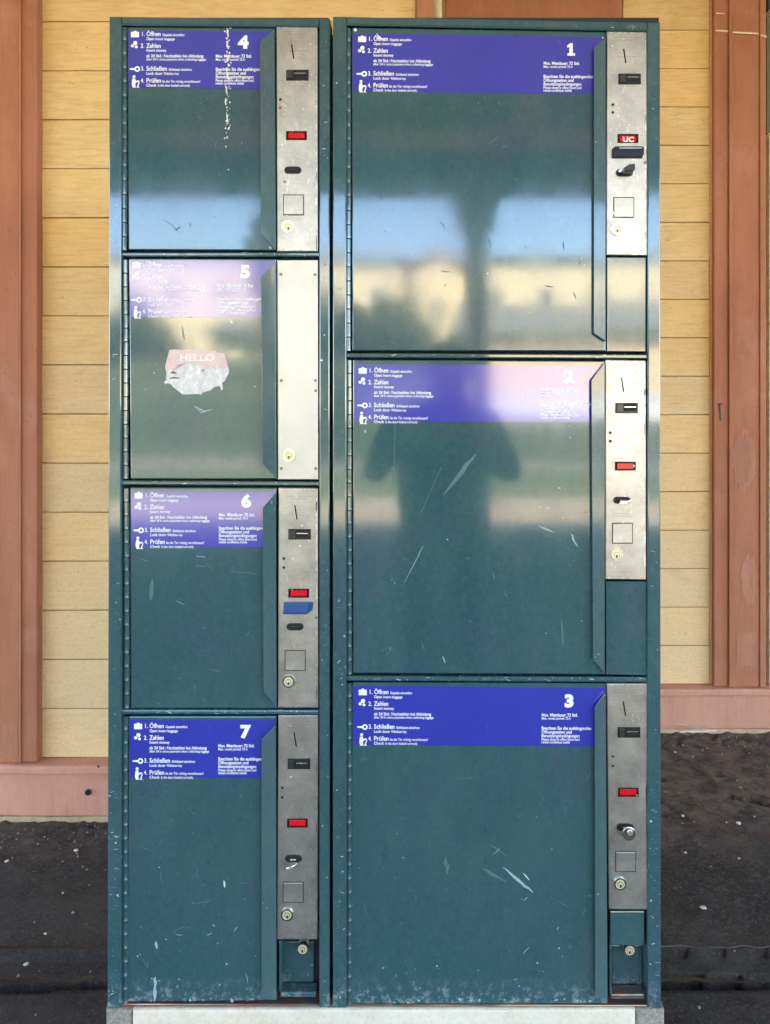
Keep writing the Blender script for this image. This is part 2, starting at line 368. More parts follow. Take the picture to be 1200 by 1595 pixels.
def add_tube(bm, p0, p1, r0, r1=None, n=10, mi=0):
    r1 = r0 if r1 is None else r1
    p0, p1 = Vector(p0), Vector(p1); d = (p1 - p0).normalized()
    u = d.orthogonal().normalized(); v = d.cross(u)
    A = [bm.verts.new(p0 + (u * math.cos(i * 2 * math.pi / n) + v * math.sin(i * 2 * math.pi / n)) * r0) for i in range(n)]
    B = [bm.verts.new(p1 + (u * math.cos(i * 2 * math.pi / n) + v * math.sin(i * 2 * math.pi / n)) * r1) for i in range(n)]
    fs = [bm.faces.new(A[::-1]), bm.faces.new(B)]
    for i in range(n): fs.append(bm.faces.new((A[i], A[(i + 1) % n], B[(i + 1) % n], B[i])))
    for f in fs: f.material_index = mi
def add_stroke(bm, pts, widths, y, mi=0):
    """flat mark lying just on a surface, pts in survey px"""
    L, Rr = [], []
    for i, (a, b) in enumerate(pts):
        q0 = pts[max(0, i - 1)]; q1 = pts[min(len(pts) - 1, i + 1)]
        dx, dy = q1[0] - q0[0], q1[1] - q0[1]; l = math.hypot(dx, dy) or 1
        w = widths[i] if isinstance(widths, (list, tuple)) else widths
        nx, ny = -dy / l * w / 2, dx / l * w / 2
        L.append(bm.verts.new(P(a + nx, b + ny, y))); Rr.append(bm.verts.new(P(a - nx, b - ny, y)))
    for i in range(len(pts) - 1):
        bm.faces.new((L[i], L[i + 1], Rr[i + 1], Rr[i])).material_index = mi
def add_blob(bm, a, b, r, y, mi=0, n=7, jag=0.5):
    vs = []
    for i in range(n):
        an = i * 2 * math.pi / n; rr = r * (1 - jag * random.random())
        vs.append(bm.verts.new(P(a + math.cos(an) * rr, b + math.sin(an) * rr, y)))
    bm.faces.new(vs).material_index = mi

_tc = {}
def text_geo(s, size, bold=0.0, squeeze=1.0):
    key = (s, size, bold, squeeze)
    if key in _tc: return _tc[key]
    cu = bpy.data.curves.new('txt', 'FONT'); cu.body = s; cu.size = size; cu.offset = bold; cu.resolution_u = 3
    o = bpy.data.objects.new('txt', cu); COL.objects.link(o)
    dg = bpy.context.evaluated_depsgraph_get(); dg.update()
    me = bpy.data.meshes.new_from_object(o.evaluated_get(dg))
    vs = [(v.co.x * squeeze, v.co.y) for v in me.vertices]; fs = [tuple(p.vertices) for p in me.polygons]
    bpy.data.objects.remove(o); bpy.data.curves.remove(cu); bpy.data.meshes.remove(me)
    _tc[key] = (vs, fs); return _tc[key]
def add_text(bm, s, x, z, y, size, bold=0.0, width=None, mi=0):
    vs, fs = text_geo(s, size, bold)
    if not vs: return
    w = max(v[0] for v in vs) - min(v[0] for v in vs)
    k = (width / w) if width else 1.0
    nv = [bm.verts.new((x + v[0] * k, y, z + v[1])) for v in vs]
    for f in fs:
        try: bm.faces.new([nv[i] for i in f]).material_index = mi
        except ValueError: pass

PXM = D / F     # metres per survey pixel on the locker front

# ------------------------------------------------------------------ the ground
xs, ys = [], []
v = -9.0
while v < 9.0:
    xs.append(v); v += 0.011 if -1.75 < v < 2.0 else 0.16
v = -6.9
while v < 1.86:
    ys.append(v); v += 0.011 if v > 0.15 else (0.05 if v > -0.2 else 0.3)
ys.append(1.86)
bm = bmesh.new(); grid = []
for y in ys:
    row = []
    for x in xs:
        n1 = noise.noise((x * 3, y * 3, 1.7)); n2 = noise.noise((x * 16, y * 16, 5.1)); n3 = noise.noise((x * 55, y * 55, 9.3))
        z = 0.002 * n1 + 0.0015 * n2 + 0.0024 * n3
        wv = 0.010 * noise.noise((x * 2.2, 4.4, 0)) + 0.004 * noise.noise((x * 17, 2.4, 0))
        yy = y + wv
        # an old kerb edge runs parallel to the wall, under the lockers
        if yy < 0.440: z -= 0.014
        if 0.345 < yy < 0.375: z -= 0.030
        if yy < 0.352: z -= 0.004
        # broken seam running away from the lockers on the right
        if x > 0.55 and y > 0.5:
            ln = 1.42 - (x - 0.62) * 0.62 + 0.05 * noise.noise((x * 9, 0, 3))
            dd = abs(y - ln)
            if dd < 0.014 and noise.noise((x * 6, 1, 1)) > 0.0: z -= 0.014
        # crumbly edge against the plinth
        if x < 0.03: e = 1.03 - y
        else: e = 1.69 - y
        if e < 0.14: z += (0.14 - e) * 0.05 + max(0, 0.016 * noise.noise((x * 40, y * 40, 2.2)))
        row.append(bm.verts.new((x, y, z - 0.004)))
    grid.append(row)
for j in range(len(ys) - 1):
    for i in range(len(xs) - 1):
        bm.faces.new((grid[j][i], grid[j][i + 1], grid[j + 1][i + 1], grid[j + 1][i]))
tag(mesh_obj('pavement', bm, 'asphalt', smooth=True), kind='structure', label='dark worn asphalt platform under the lockers')

def sheet(name, x0, x1, y0, y1, z, mat, label):
    b = bmesh.new(); b.faces.new([b.verts.new(q) for q in ((x0, y0, z), (x1, y0, z), (x1, y1, z), (x0, y1, z))])
    return tag(mesh_obj(name, b, mat), label, kind='structure')
sheet('ground', -400, 400, -500, 300, -0.14, 'lawn', 'wide grassy ground around the station')
sheet('path', -40, 40, -11.3, -6.9, -0.130, 'tan_paving', 'sunlit tan paved path beyond the canopy')
sheet('road', -80, 80, -25.0, -17.6, -0.130, 'road', 'grey road beyond the lawn')

# ------------------------------------------------------------------ station building
YL, YR = 1.05, 1.71                   # the wall steps back behind the lockers
b0 = thing('station_building', (0, 1.05, 0), 'ochre boarded station wall with terracotta posts behind the lockers', 'building')
O = Vector((0, 1.05, 0))
ZP, PITCH = 0.179, 0.1545
def wx(px, y): return (px - PX) * (D + y) / F
def board_run(x0, x1, y, nb, zbase, label=None):
    bm = bmesh.new(); add_box(bm, 0, x1 - x0, 0, 0.022, 0.0013, PITCH - 0.0013, 0, 0.0022)
    proto = None
    for i in range(nb):
        loc = (x0 - O.x, y - O.y + random.uniform(-0.0022, 0.0022), zbase + i * PITCH)
        rot = (random.uniform(-0.006, 0.006), random.uniform(-0.0011, 0.0011), 0)
        if proto is None:
            proto = mesh_obj('board', bm, 'board', b0); proto.location = loc; proto.rotation_euler = rot
        else: inst(proto, b0, loc, rot)
NB = 21
board_run(wx(64, YL), wx(648, YL), YL, NB, ZP)
board_run(wx(971, YR), wx(1106, YR), YR, NB, ZP)
board_run(-6.0, wx(-40, YL), YL, NB, ZP)
bm = bmesh.new()
add_box(bm, -6.0, 0.03, YL + 0.03, YL + 0.14, 0.0, 3.45)
add_box(bm, -0.08, 0.03, YL + 0.14, YR + 0.03, 0.0, 3.45)
add_box(bm, 0.03, 6.0, YR + 0.03, YR + 0.14, 0.0, 3.45)
add_box(bm, -6.0, -5.88, YL + 0.14, 7, 0, 3.45); add_box(bm, 5.88, 6.0, YR + 0.14, 7, 0, 3.45); add_box(bm, -5.88, 5.88, 6.88, 7, 0, 3.45)
mesh_obj('wall', bm, 'beige_wall', b0, O)
# thin pale batten beside each post
for px0, px1, yy in ((57.5, 63.5, YL), (1106.5, 1113.5, YR)):
    bm = bmesh.new(); add_box(bm, wx(px0, yy), wx(px1, yy), yy - 0.004, yy + 0.03, ZP + 0.002, 3.4, 0, 0.002)
    mesh_obj('batten', bm, 'board', b0, O)
def pilaster(x0, x1, y, beads, z0, z1, proud=0.03):
    bm = bmesh.new()
    xs_ = [x0] + beads + [x1]
    # moulded post: shallow steps with rounded arrises
    lev = [0.0, -0.010, -0.004, -0.010, 0.0]
    for i in range(len(xs_) - 1):
        add_box(bm, xs_[i], xs_[i + 1] - 0.0003, y - proud + lev[i % 5], y + 0.03, z0, z1, 0, 0.003)
    return mesh_obj('pilaster', bm, 'terracotta', b0, O)
ql, qr = YL - 0.037, YR - 0.037
pilaster(wx(-38, ql), wx(57, ql), YL, [wx(-14, ql), wx(31, ql)], ZP + 0.001, 3.4)
pilaster(wx(1114, qr), wx(1193.5, qr), YR, [wx(1136, qr), wx(1142, qr), wx(1184, qr)], ZP + 0.001, 3.4)
bm = bmesh.new(); add_box(bm, wx(31, ql), wx(33.5, ql), YL - 0.0425, YL - 0.0405, ZP + .002, 3.38, 0, 0.0008); mesh_obj('bead', bm, 'stain_rim', b0, O)  # pale strip: edge highlight and wear of the moulding put into its colour
pilaster(wx(649, YL), wx(676, YL), YL, [], ZP + 0.001, 3.4)
# plinths with a rounded ledge
def plinth(x0, x1, y, zt):
    bm = bmesh.new()
    add_box(bm, x0, x1, y - 0.045, y + 0.03, 0.018, zt - 0.030, 0, 0.004)
    add_box(bm, x0, x1, y - 0.060, y + 0.03, zt - 0.0295, zt, 0, 0.008)
    bmesh.ops.subdivide_edges(bm, edges=[e for e in bm.edges if abs((e.verts[0].co - e.verts[1].co).x) > 0.5], cuts=60)
    for v_ in bm.verts: v_.co += Vector((0, 0.004 * noise.noise((v_.co.x * 9, 1, v_.co.z * 9)), 0.004 * noise.noise((v_.co.x * 13, 7, v_.co.z * 3))))
    o = mesh_obj('plinth', bm, 'plinth', b0, O)
    bm = bmesh.new(); add_box(bm, x0, x1, y - 0.050, y + 0.03, -0.01, 0.018, 0, 0.003)
    bmesh.ops.subdivide_edges(bm, edges=[e for e in bm.edges if abs((e.verts[0].co - e.verts[1].co).x) > 0.5], cuts=80)
    for v_ in bm.verts: v_.co += Vector((0, 0.006 * noise.noise((v_.co.x * 21, 3, 0)), 0.005 * noise.noise((v_.co.x * 25, 7, 1))))
    mesh_obj('plinth_foot', bm, 'skirt', b0, O)
plinth(-6, 0.07, YL, ZP); plinth(0.075, 6, YR, ZP)
# terracotta door leaf and rainwater pipe, seen above the lockers
bm = bmesh.new(); add_box(bm, wx(694, YR), wx(968, YR), YR - 0.02, YR + 0.03, ZP + 0.001, 3.3, 0, 0.004)
mesh_obj('door_leaf', bm, 'terracotta', b0, O)
bm = bmesh.new(); add_tube(bm, (wx(683.5, 1.30), 1.30, 0.0), (wx(683.5, 1.30), 1.30, 3.4), 0.0115, n=14)
mesh_obj('downpipe', bm, 'white_trim', b0, O, smooth=True)
# window and cream panel at the right edge
bm = bmesh.new(); add_box(bm, wx(1197, YR), 2.6, YR - 0.012, YR + 0.03, ZP + 0.001, H + (PY - 208) / 388.2, 0, 0.003)
mesh_obj('panel', bm, 'cream', b0, O)
for py in (300, 505, 760, 1000):
    bm = bmesh.new(); add_box(bm, wx(1197, YR), 2.6, YR - 0.020, YR - 0.013, H + (PY - py - 2) / 388.2, H + (PY - py + 2) / 388.2, 0, 0.001)
    mesh_obj('panel_bead', bm, 'white_trim', b0, O)
bm = bmesh.new(); add_box(bm, wx(1197, YR), 2.6, YR + 0.01, YR + 0.03, H + (PY - 207) / 388.2, H + (PY - 22) / 388.2)
mesh_obj('window', bm, 'glass', b0, O)
bm = bmesh.new(); add_box(bm, wx(1197, YR), 2.6, YR - 0.018, YR + 0.03, H + (PY - 22) / 388.2, H + (PY - 17) / 388.2)
mesh_obj('window_frame', bm, 'white_trim', b0, O)
bm = bmesh.new(); add_box(bm, wx(1197, YR), 2.6, YR - 0.005, YR + 0.03, H + (PY - 16.5) / 388.2, 3.4)
mesh_obj('lintel', bm, 'beam', b0, O)
# weathering on the posts: pale crack, repair patches, putty drips
bm = bmesh.new(); yq = YR - 0.0415
add_stroke(bm, [(1115, 47), (1134, 48), (1142, 50)], [2, 3, 2], yq + 0.010, 0)
add_stroke(bm, [(1142, 50), (1165, 51), (1183, 52)], [2.5, 3, 2], yq, 0)
add_stroke(bm, [(1185, 54), (1195, 57)], [2, 3], yq, 0)
add_stroke(bm, [(1116, 20), (1130, 21)], [2, 1.5], yq + 0.010, 0)
tag(mesh_obj('crack', bm, 'crack', b0, O), kind='stuff')
def patch(pts, mat, y, name):
    bm = bmesh.new(); bm.faces.new([bm.verts.new(P(a, b, y)) for a, b in pts]); return mesh_obj(name, bm, mat, b0, O)
def ring_pts(cx, cy, rx, ry, n=26, j=0.12, seed=0):
    rs = random.Random(seed)
    return [(cx + rx * math.cos(i * 2 * math.pi / n) * (1 - j * rs.random()), cy + ry * math.sin(i * 2 * math.pi / n) * (1 - j * rs.random())) for i in range(n)]
patch(ring_pts(1160, 716, 20, 55, 40, .28, 3), 'stain_rim', YR - 0.0352, 'repair_patch')
patch(ring_pts(1156, 718, 16, 47, 40, .25, 4), 'stain', YR - 0.0358, 'repair_patch')
patch(ring_pts(1168, 905, 15, 44, 40, .3, 5), 'stain_rim', YR - 0.0352, 'repair_patch')
patch([(1148, 985), (1180, 985), (1180, 1037), (1148, 1038)], 'stain_rim', YR - 0.0352, 'repair_patch')
patch([(4, 1128), (26, 1130), (28, 1178), (5, 1180)], 'stain_rim', YL - 0.0412, 'repair_patch')
bm = bmesh.new(); add_blob(bm, 137, 1234, 6, YL - 0.0515, 0, 10, .3); mesh_obj('plinth_hole', bm, 'dark', b0, O)
bm = bmesh.new(); add_blob(bm, 153, 1194, 3, YL - 0.0685, 0); mesh_obj('plinth_hole', bm, 'dark', b0, O)
bm = bmesh.new(); add_stroke(bm, [(1121, 628), (1123, 655)], [3, 2], YR - 0.0325, 0); add_stroke(bm, [(1118, 629), (1126, 629)], 2, YR - 0.0325, 0); mesh_obj('latch_scar', bm, 'scuff_dark', b0, O)
# ------------------------------------------------------------------ canopy above the platform
cp = thing('platform_canopy', (0, -2, 3.3), 'timber platform canopy roofing the space before the lockers', 'canopy')
CO = Vector((0, -2, 3.3))
bm = bmesh.new(); add_box(bm, -5.6, 5.6, -5.3, 7.2, 3.50, 3.60); mesh_obj('roof_deck', bm, 'canopy', cp, CO)
bm = bmesh.new(); add_box(bm, -5.6, 5.6, -5.42, -5.31, 3.22, 3.62); mesh_obj('fascia', bm, 'beam', cp, CO)
bm = bmesh.new(); add_box(bm, -0.07, 0.07, -5.3, 1.0, 3.34, 3.498); rf = mesh_obj('rafter', bm, 'canopy', cp, CO); rf.location.x = -5.2
for i in range(1, 8): inst(rf, cp, (-5.2 + i * 1.48, 0, 0))
bm = bmesh.new(); add_box(bm, -5.5, 5.5, -4.75, -4.55, 3.10, 3.335); mesh_obj('beam', bm, 'beam', cp, CO)
for k, x in enumerate((-5.0, 0.42, 5.8)):
    if k == 0:
        pp = thing('canopy_post', (x, -4.65, 0), 'dark canopy post with curved brackets left of the photographer', 'post', 'posts carrying the platform canopy')
        bm = bmesh.new(); add_box(bm, -0.085, 0.085, -0.085, 0.085, 0, 3.098, 0, 0.01); add_box(bm, -0.15, 0.15, -0.15, 0.15, 0.001, 0.25, 0, 0.01); pc = mesh_obj('post', bm, 'beam', pp)
        brs = []
        for sgn in (-1, 1):
            bm = bmesh.new()
            for a in range(6):
                t0, t1 = a / 6 * math.pi / 2, (a + 1) / 6 * math.pi / 2
                q = lambda tt: (sgn * (0.09 + 0.16 * (1 - math.cos(tt))), 0, 2.74 + 0.34 * math.sin(tt))
                add_tube(bm, q(t0), q(t1), 0.055)
            brs.append(mesh_obj('bracket', bm, 'beam', pp))
    else:
        p2 = pp.copy(); link(p2); p2.location.x = x
        p2['label'] = ['', 'dark canopy post with curved brackets right behind the photographer', 'dark canopy post with curved brackets at the right end'][k]
        inst(pc, p2); inst(brs[0], p2); inst(brs[1], p2)

# ------------------------------------------------------------------ concrete base under the lockers
base = thing('concrete_base', (0, 0.2, 0), 'low pale concrete base with grey ends under both lockers', 'base')
BO = Vector((0, 0.2, 0)); yb = -0.010
zt = P(0, 1573, yb).z
def bx(px): return P(px, 0, yb).x
for nm, a, b, m_ in (('corner_block', 164, 205, 'concrete'), ('front_slab', 206, 991, 'slab'), ('corner_block', 992, 1036, 'concrete')):
    bm = bmesh.new(); add_box(bm, bx(a), bx(b), yb, 0.10 if nm == 'front_slab' else 0.52, -0.02, zt, 0, 0.004)
    bmesh.ops.subdivide_edges(bm, edges=[e for e in bm.edges if e.calc_length() > 0.15 and abs((e.verts[0].co - e.verts[1].co).normalized().x) > .9], cuts=30)
    for v_ in bm.verts: v_.co += Vector((0, 0.0016 * noise.noise(v_.co * 40), 0.0012 * noise.noise(v_.co * 31)))
    mesh_obj(nm, bm, m_, base, BO)
bm = bmesh.new(); add_box(bm, bx(206), bx(991), 0.103, 0.52, -0.02, zt - 0.002); mesh_obj('base_core', bm, 'concrete', base, BO)

# ------------------------------------------------------------------ lockers
ZB = zt
cabL = thing('locker_cabinet', (P(342, 0).x, 0, ZB), 'narrower left teal locker cabinet with four doors numbered 4 to 7', 'locker', 'coin operated luggage lockers')
cabR = thing('locker_cabinet', (P(774, 0).x, 0, ZB), 'wider right teal locker cabinet with three doors numbered 1 to 3', 'locker', 'coin operated luggage lockers')

def cabinet(root, outer, inner_x, rails, hinge_x):
    """outer: pixel corners tl, tr, br, bl; inner_x: (left, right) edges of the opening; rails: list of (y_left, y_right, thickness)"""
    o = root.location
    (x0, ya), (x1, yb_), (x2, yc), (x3, yd) = outer
    bm = bmesh.new(); yf = -0.007
    il, ir = inner_x
    top = rails[0]
    add_px(bm, [(x3, yd), (il, yd), (il, ya), (x0, ya)], yf, 0.03, 0, 0.0022)
    add_px(bm, [(ir, yc), (x2, yc), (x1, yb_), (ir, yb_)], yf, 0.03, 0, 0.0022)
    t0 = ya + top; t1 = yb_ + top
    add_px(bm, [(il + .4, t0), (ir - .4, t1), (ir - .4, yb_ + .3), (il + .4, ya + .3)], yf + 0.0006, 0.03, 0, 0.0022)
    # rounded lip round the opening: catches the light
    a = P(il + 1, t0 + 1, -0.003); b = P(ir - 1, t1 + 1, -0.003)
    add_tube(bm, a, b, 0.0022, n=8)
    mesh_obj('frame', bm, 'paint_frame', root, o)
    for (r0, r1, th) in rails[1:]:
        bm = bmesh.new()
        add_px(bm, [(il + .4, r0 + th), (ir - .4, r1 + th), (ir - .4, r1), (il + .4, r0)], -0.0045, 0.028, 0, 0.0024)
        mesh_obj('rail', bm, 'paint_frame', root, o)
    bm = bmesh.new()
    add_px(bm, [(il + .4, yd), (ir - .4, yc), (ir - .4, yc - 6), (il + .4, yd - 6)], -0.003, 0.028, 0, 0.0015)
    mesh_obj('sill_rail', bm, 'paint_rust', root, o)
    bm = bmesh.new()
    a = P(x0 + 2, ya + 2, 0.03); b = P(x1 - 2, yb_ + 2, 0.03)
    add_box(bm, a.x, b.x, 0.0305, 0.50, ZB + 0.001, a.z, 0)
    mesh_obj('body', bm, 'gap', root, o)
cabinet(cabL, [(170, 25), (514, 28), (513.5, 1571), (167, 1570)], (189, 497.5), [12, (392.5, 392.5, 7), (748.5, 750, 7), (1106, 1106.5, 7)], 192)
cabinet(cabR, [(518.5, 25), (1029, 34), (1030.5, 1572), (518.5, 1571)], (540, 1009.5), [12, (549.5, 551.5, 7.5), (1053.5, 1055.5, 7.5)], 541)
# deep black joint between the two cabinets
bm = bmesh.new(); add_px(bm, [(514.5, 1568), (518, 1568), (518, 60), (514.8, 60)], 0.02, 0.029); mesh_obj('joint_filler', bm, 'gap', cabR, cabR.location)

# shared small pieces, built once round their own origin
def proto(name, build, mats):
    bm = bmesh.new(); build(bm)
    me = bpy.data.meshes.new(name); bmesh.ops.recalc_face_normals(bm, faces=bm.faces); bm.to_mesh(me); bm.free()
    for m in mats: me.materials.append(M[m])
    return me
def b_lock(bm):
    add_ring(bm, (0, 0), 0.0082, 0.0108, -0.0035, 0.001, 28, 0)
    add_cyl(bm, (0, 0), 0.0084, -0.0028, 0.001, 24, 1, bev=0.0008)
    add_ring(bm, (0, -0.0008), 0.0044, 0.0049, -0.0034, -0.0025, 18, 2)
    add_cyl(bm, (0.0002, -0.0026), 0.0017, -0.0037, -0.002, 10, 2); add_box(bm, -0.0006, 0.001, -0.0037, -0.002, -0.0062, -0.0026, 2)
def b_slot(bm):
    add_box(bm, -0.0021, -0.0014, -0.0005, 0.001, -0.0125, 0.0125, 0)
    add_box(bm, -0.0013, 0.0013, -0.0003, 0.001, -0.0128, 0.0128, 1)
def b_return(bm):
    w, h = 0.0198, 0.0092
    add_box(bm, -w, w, -0.0026, 0.001, -h, h, 0, 0.0008)
    add_box(bm, -w + 0.002, -w + 0.012, -0.0052, -0.0027, -h + 0.002, h - 0.002, 1, 0.001)
    add_box(bm, -0.006, w - 0.003, -0.0032, -0.0027, -h + 0.0035, h - 0.0015, 2)
    add_box(bm, -0.0050, w - 0.0045, -0.0046, -0.0033, 0.0008, 0.0030, 3, 0.0005)
def b_disp(bm):
    w, h = 0.0182, 0.0078
    for a in ((-w, w, h - 0.0012, h), (-w, w, -h, -h + 0.0012)): add_box(bm, a[0], a[1], -0.0012, 0.001, a[2], a[3], 0)
    for a in ((-w, -w + 0.0012), (w - 0.0012, w)): add_box(bm, a[0], a[1], -0.0012, 0.001, -h + 0.0012, h - 0.0012, 0)
    add_box(bm, -w + 0.0013, w - 0.0013, 0.0000, 0.001, -h + 0.0013, h - 0.0013, 2)
    add_box(bm, -w + 0.0036, w - 0.0036, -0.0006, -0.0001, -h + 0.0028, h - 0.0026, 1, 0.0004)
def b_key(bm):
    pts = lambda r, l, n=10: [(l + r * math.cos(-math.pi / 2 + i * math.pi / n), r * math.sin(-math.pi / 2 + i * math.pi / n)) for i in range(n + 1)] + [(-l + r * math.cos(math.pi / 2 + i * math.pi / n), r * math.sin(math.pi / 2 + i * math.pi / n)) for i in range(n + 1)]
    add_prism(bm, pts(0.0062, 0.0090), -0.0022, 0.001, 0, 0.001)
    add_prism(bm, pts(0.0046, 0.0084), -0.0026, -0.0018, 1)
    add_box(bm, -0.0075, 0.0075, -0.0032, -0.0024, 0.0002, 0.0018, 2, 0.0004)
def b_square(bm):
    w = 0.0172
    add_box(bm, -w, w, -0.0014, 0.001, -w, w, 0, 0.0008)
    for s in (-1, 1):
        add_box(bm, -w - 0.0012, w + 0.0012, -0.0002, 0.0006, s * (w + 0.0007) - 0.0006, s * (w + 0.0007) + 0.0006, 1)
        add_box(bm, s * (w + 0.0007) - 0.0006, s * (w + 0.0007) + 0.0006, -0.0002, 0.0006, -w, w, 1)
def b_screw(bm):
    add_cyl(bm, (0, 0), 0.0029, -0.0014, 0.001, 14, 0, bev=0.0008); add_box(bm, -0.0022, 0.0022, -0.0017, -0.001, -0.0004, 0.0004, 1)
def b_led(bm):
    add_ring(bm, (0, 0), 0.0022, 0.0032, -0.0010, 0.001, 14, 0); add_cyl(bm, (0, 0), 0.0022, -0.0004, 0.001, 12, 1)
LOCK = proto('lock_cylinder', b_lock, ['chrome', 'brass', 'dark'])
SLOT = proto('coin_slot', b_slot, ['steel_edge', 'dark'])
RET = proto('coin_return', b_return, ['black', 'grey_plastic', 'dark', 'chrome'])
DISP = proto('display', b_disp, ['dark', 'red', 'red_dark'])
KEYH = proto('key_slot', b_key, ['black', 'dark', 'grey_plastic'])
SQ = proto('cover_plate', b_square, ['steel', 'dark'])
SCREW = proto('screw', b_screw, ['engrave', 'dark'])
LED = proto('lamp', b_led, ['engrave', 'dark'])
REDLED = proto('lamp', b_led, ['engrave', 'red_lamp'])

# knuckles of the piano hinges
KN = 0.0247
bm = bmesh.new(); add_tube(bm, (0, 0, 0.0002), (0, 0, KN - 0.0004), 0.0056, n=16)
bmesh.ops.bevel(bm, geom=[e for e in bm.edges if abs(e.verts[0].co.z - e.verts[1].co.z) < 1e-6], offset=0.0009, segments=1, affect='EDGES')
kme = bpy.data.meshes.new('hinge_knuckle'); bmesh.ops.recalc_face_normals(bm, faces=bm.faces); bm.to_mesh(kme); bm.free(); kme.materials.append(M['paint_frame'])
for p_ in kme.polygons: p_.use_smooth = False

def scr_place(name, me, parent, px, py, y, o, rot=0.0):
    ob = bpy.data.objects.new(name, me); link(ob, parent); ob.location = P(px, py, y) - o; ob.rotation_euler = (0, rot, 0); return ob

# lettering blocks, shared between doors (origin = left end of the first heading's base line)
def u(v): return v * PXM
def left_block():
    bm = bmesh.new(); y = 0
    def T(s, x, yy, cap, w, bold=0.0): add_text(bm, s, u(x), u(-yy), y, u(cap) / 0.70, bold, u(w))
    T('1.', -8.5, 0, 6.6, 4.5, 0.00012)
    T('Öffnen', 0, 0, 7.0, 22, 0.00022); T('Gepäck einstellen', 25, 0, 3.9, 34, 0.0001); T('Open', 0, 6.4, 4.4, 12, 0.00013); T('Insert baggage', 14, 6.4, 4.0, 30, 0.0001)
    T('2.', -9, 18.4, 6.6, 5.5, 0.00012)
    T('Zahlen', 0, 18.4, 7.0, 22.5, 0.00022); T('Insert money', 0, 24.4, 4.4, 31, 0.00013)
    T('ab 24 Std.: Nachzahlen bei Abholung', 0, 33.2, 4.7, 89, 0.00018); T('after 24 h: extra payment when collecting luggage', 0, 38.0, 3.6, 93, 0.0001)
    T('3.', -8.5, 54, 6.6, 5, 0.00012)
    T('Schließen', 0, 54, 7.0, 32, 0.00022); T('Schlüssel abziehen', 35, 54, 3.9, 36, 0.0001); T('Lock door', 0, 60.4, 4.4, 25, 0.00013); T('Withdraw key', 27, 60.4, 4.0, 24, 0.0001)
    T('4.', -8.5, 72.6, 6.6, 5, 0.00012)
    T('Prüfen', 0, 72.6, 7.0, 22.5, 0.00022); T('Ist die Tür richtig verschlossen?', 25, 72.6, 3.9, 59, 0.0001); T('Check', 0, 78.8, 4.4, 16, 0.00013); T('Is the door locked correctly', 18, 78.8, 4.0, 50, 0.0001)
    return bm
def right_block():
    bm = bmesh.new(); y = 0
    def T(s, yy, cap, w, bold=0.0): add_text(bm, s, 0, u(-yy), y, u(cap) / 0.70, bold, u(w))
    T('Max. Mietdauer: 72 Std.', 0, 4.7, 56, 0.00018); T('Max. rental period: 72 h', 4.9, 3.7, 45, 0.0001)
    T('Beachten Sie die aushängenden', 20.6, 4.9, 77, 0.00018); T('Öffnungszeiten und', 26.6, 4.9, 47, 0.00018); T('Benutzungsbedingungen', 32.4, 4.9, 59, 0.00018)
    T('Please observe office hours and', 37.6, 3.9, 59, 0.00012); T('rental conditions inside', 42, 3.9, 44, 0.00012)
    return bm
def icons():
    bm = bmesh.new()
    add_case = [(-24, 2), (-24, -6.6), (-20, -6.6), (-19.4, -8.2), (-15.8, -8.2), (-15.2, -6.6), (-11.4, -6.6), (-11.4, 2)]
    bm.faces.new([bm.verts.new((u(a), 0, u(-b))) for a, b in add_case])
    def disc(cx, cy, r, sx=1):
        bm.faces.new([bm.verts.new((u(cx + r * sx * math.cos(i * .449)), 0, u(-(cy + r * math.sin(i * .449))))) for i in range(14)])
    disc(-17.2, 11, 3.3); disc(-21.6, 15.4, 2.5); disc(-15.6, 17, 2.3)
    def poly(p): bm.faces.new([bm.verts.new((u(a), 0, u(-b))) for a, b in p])
    # key
    poly([(-26, 50.4), (-26, 52.6), (-17.8, 53.2), (-17.8, 50.0)])
    q = [[], []]
    for i in range(17):
        a = i * math.pi / 8
        for k, r in enumerate((2.1, 4.4)): q[k].append(bm.verts.new((u(-14 + r * math.cos(a)), 0, u(-(51.5 + r * math.sin(a))))))
    for i in range(16): bm.faces.new((q[0][i], q[0][i + 1], q[1][i + 1], q[1][i]))
    # figure testing the door
    disc(-19, 63.4, 2.3)
    poly([(-21.5, 66.5), (-17.4, 66.2), (-16.2, 70), (-11.5, 69), (-11, 71), (-16.6, 73), (-17, 78.5), (-15, 80.5), (-21, 80.5), (-22.6, 75)])
    poly([(-11.6, 71.5), (-10, 71.5), (-12.4, 78.6), (-10, 80.5), (-15, 80.5), (-13.6, 77)])
    return bm
def as_mesh(bm, name):
    me = bpy.data.meshes.new(name); bm.to_mesh(me); bm.free(); me.materials.append(M['white_print'])
    # face the print towards the viewer
    bmx = bmesh.new(); bmx.from_mesh(me)
    for f in bmx.faces:
        f.normal_update()
        if f.normal.y > 0: f.normal_flip()
    bmx.to_mesh(me); bmx.free(); return me
LB, RB, IC = as_mesh(left_block(), 'lettering'), as_mesh(right_block(), 'lettering'), as_mesh(icons(), 'pictograms')

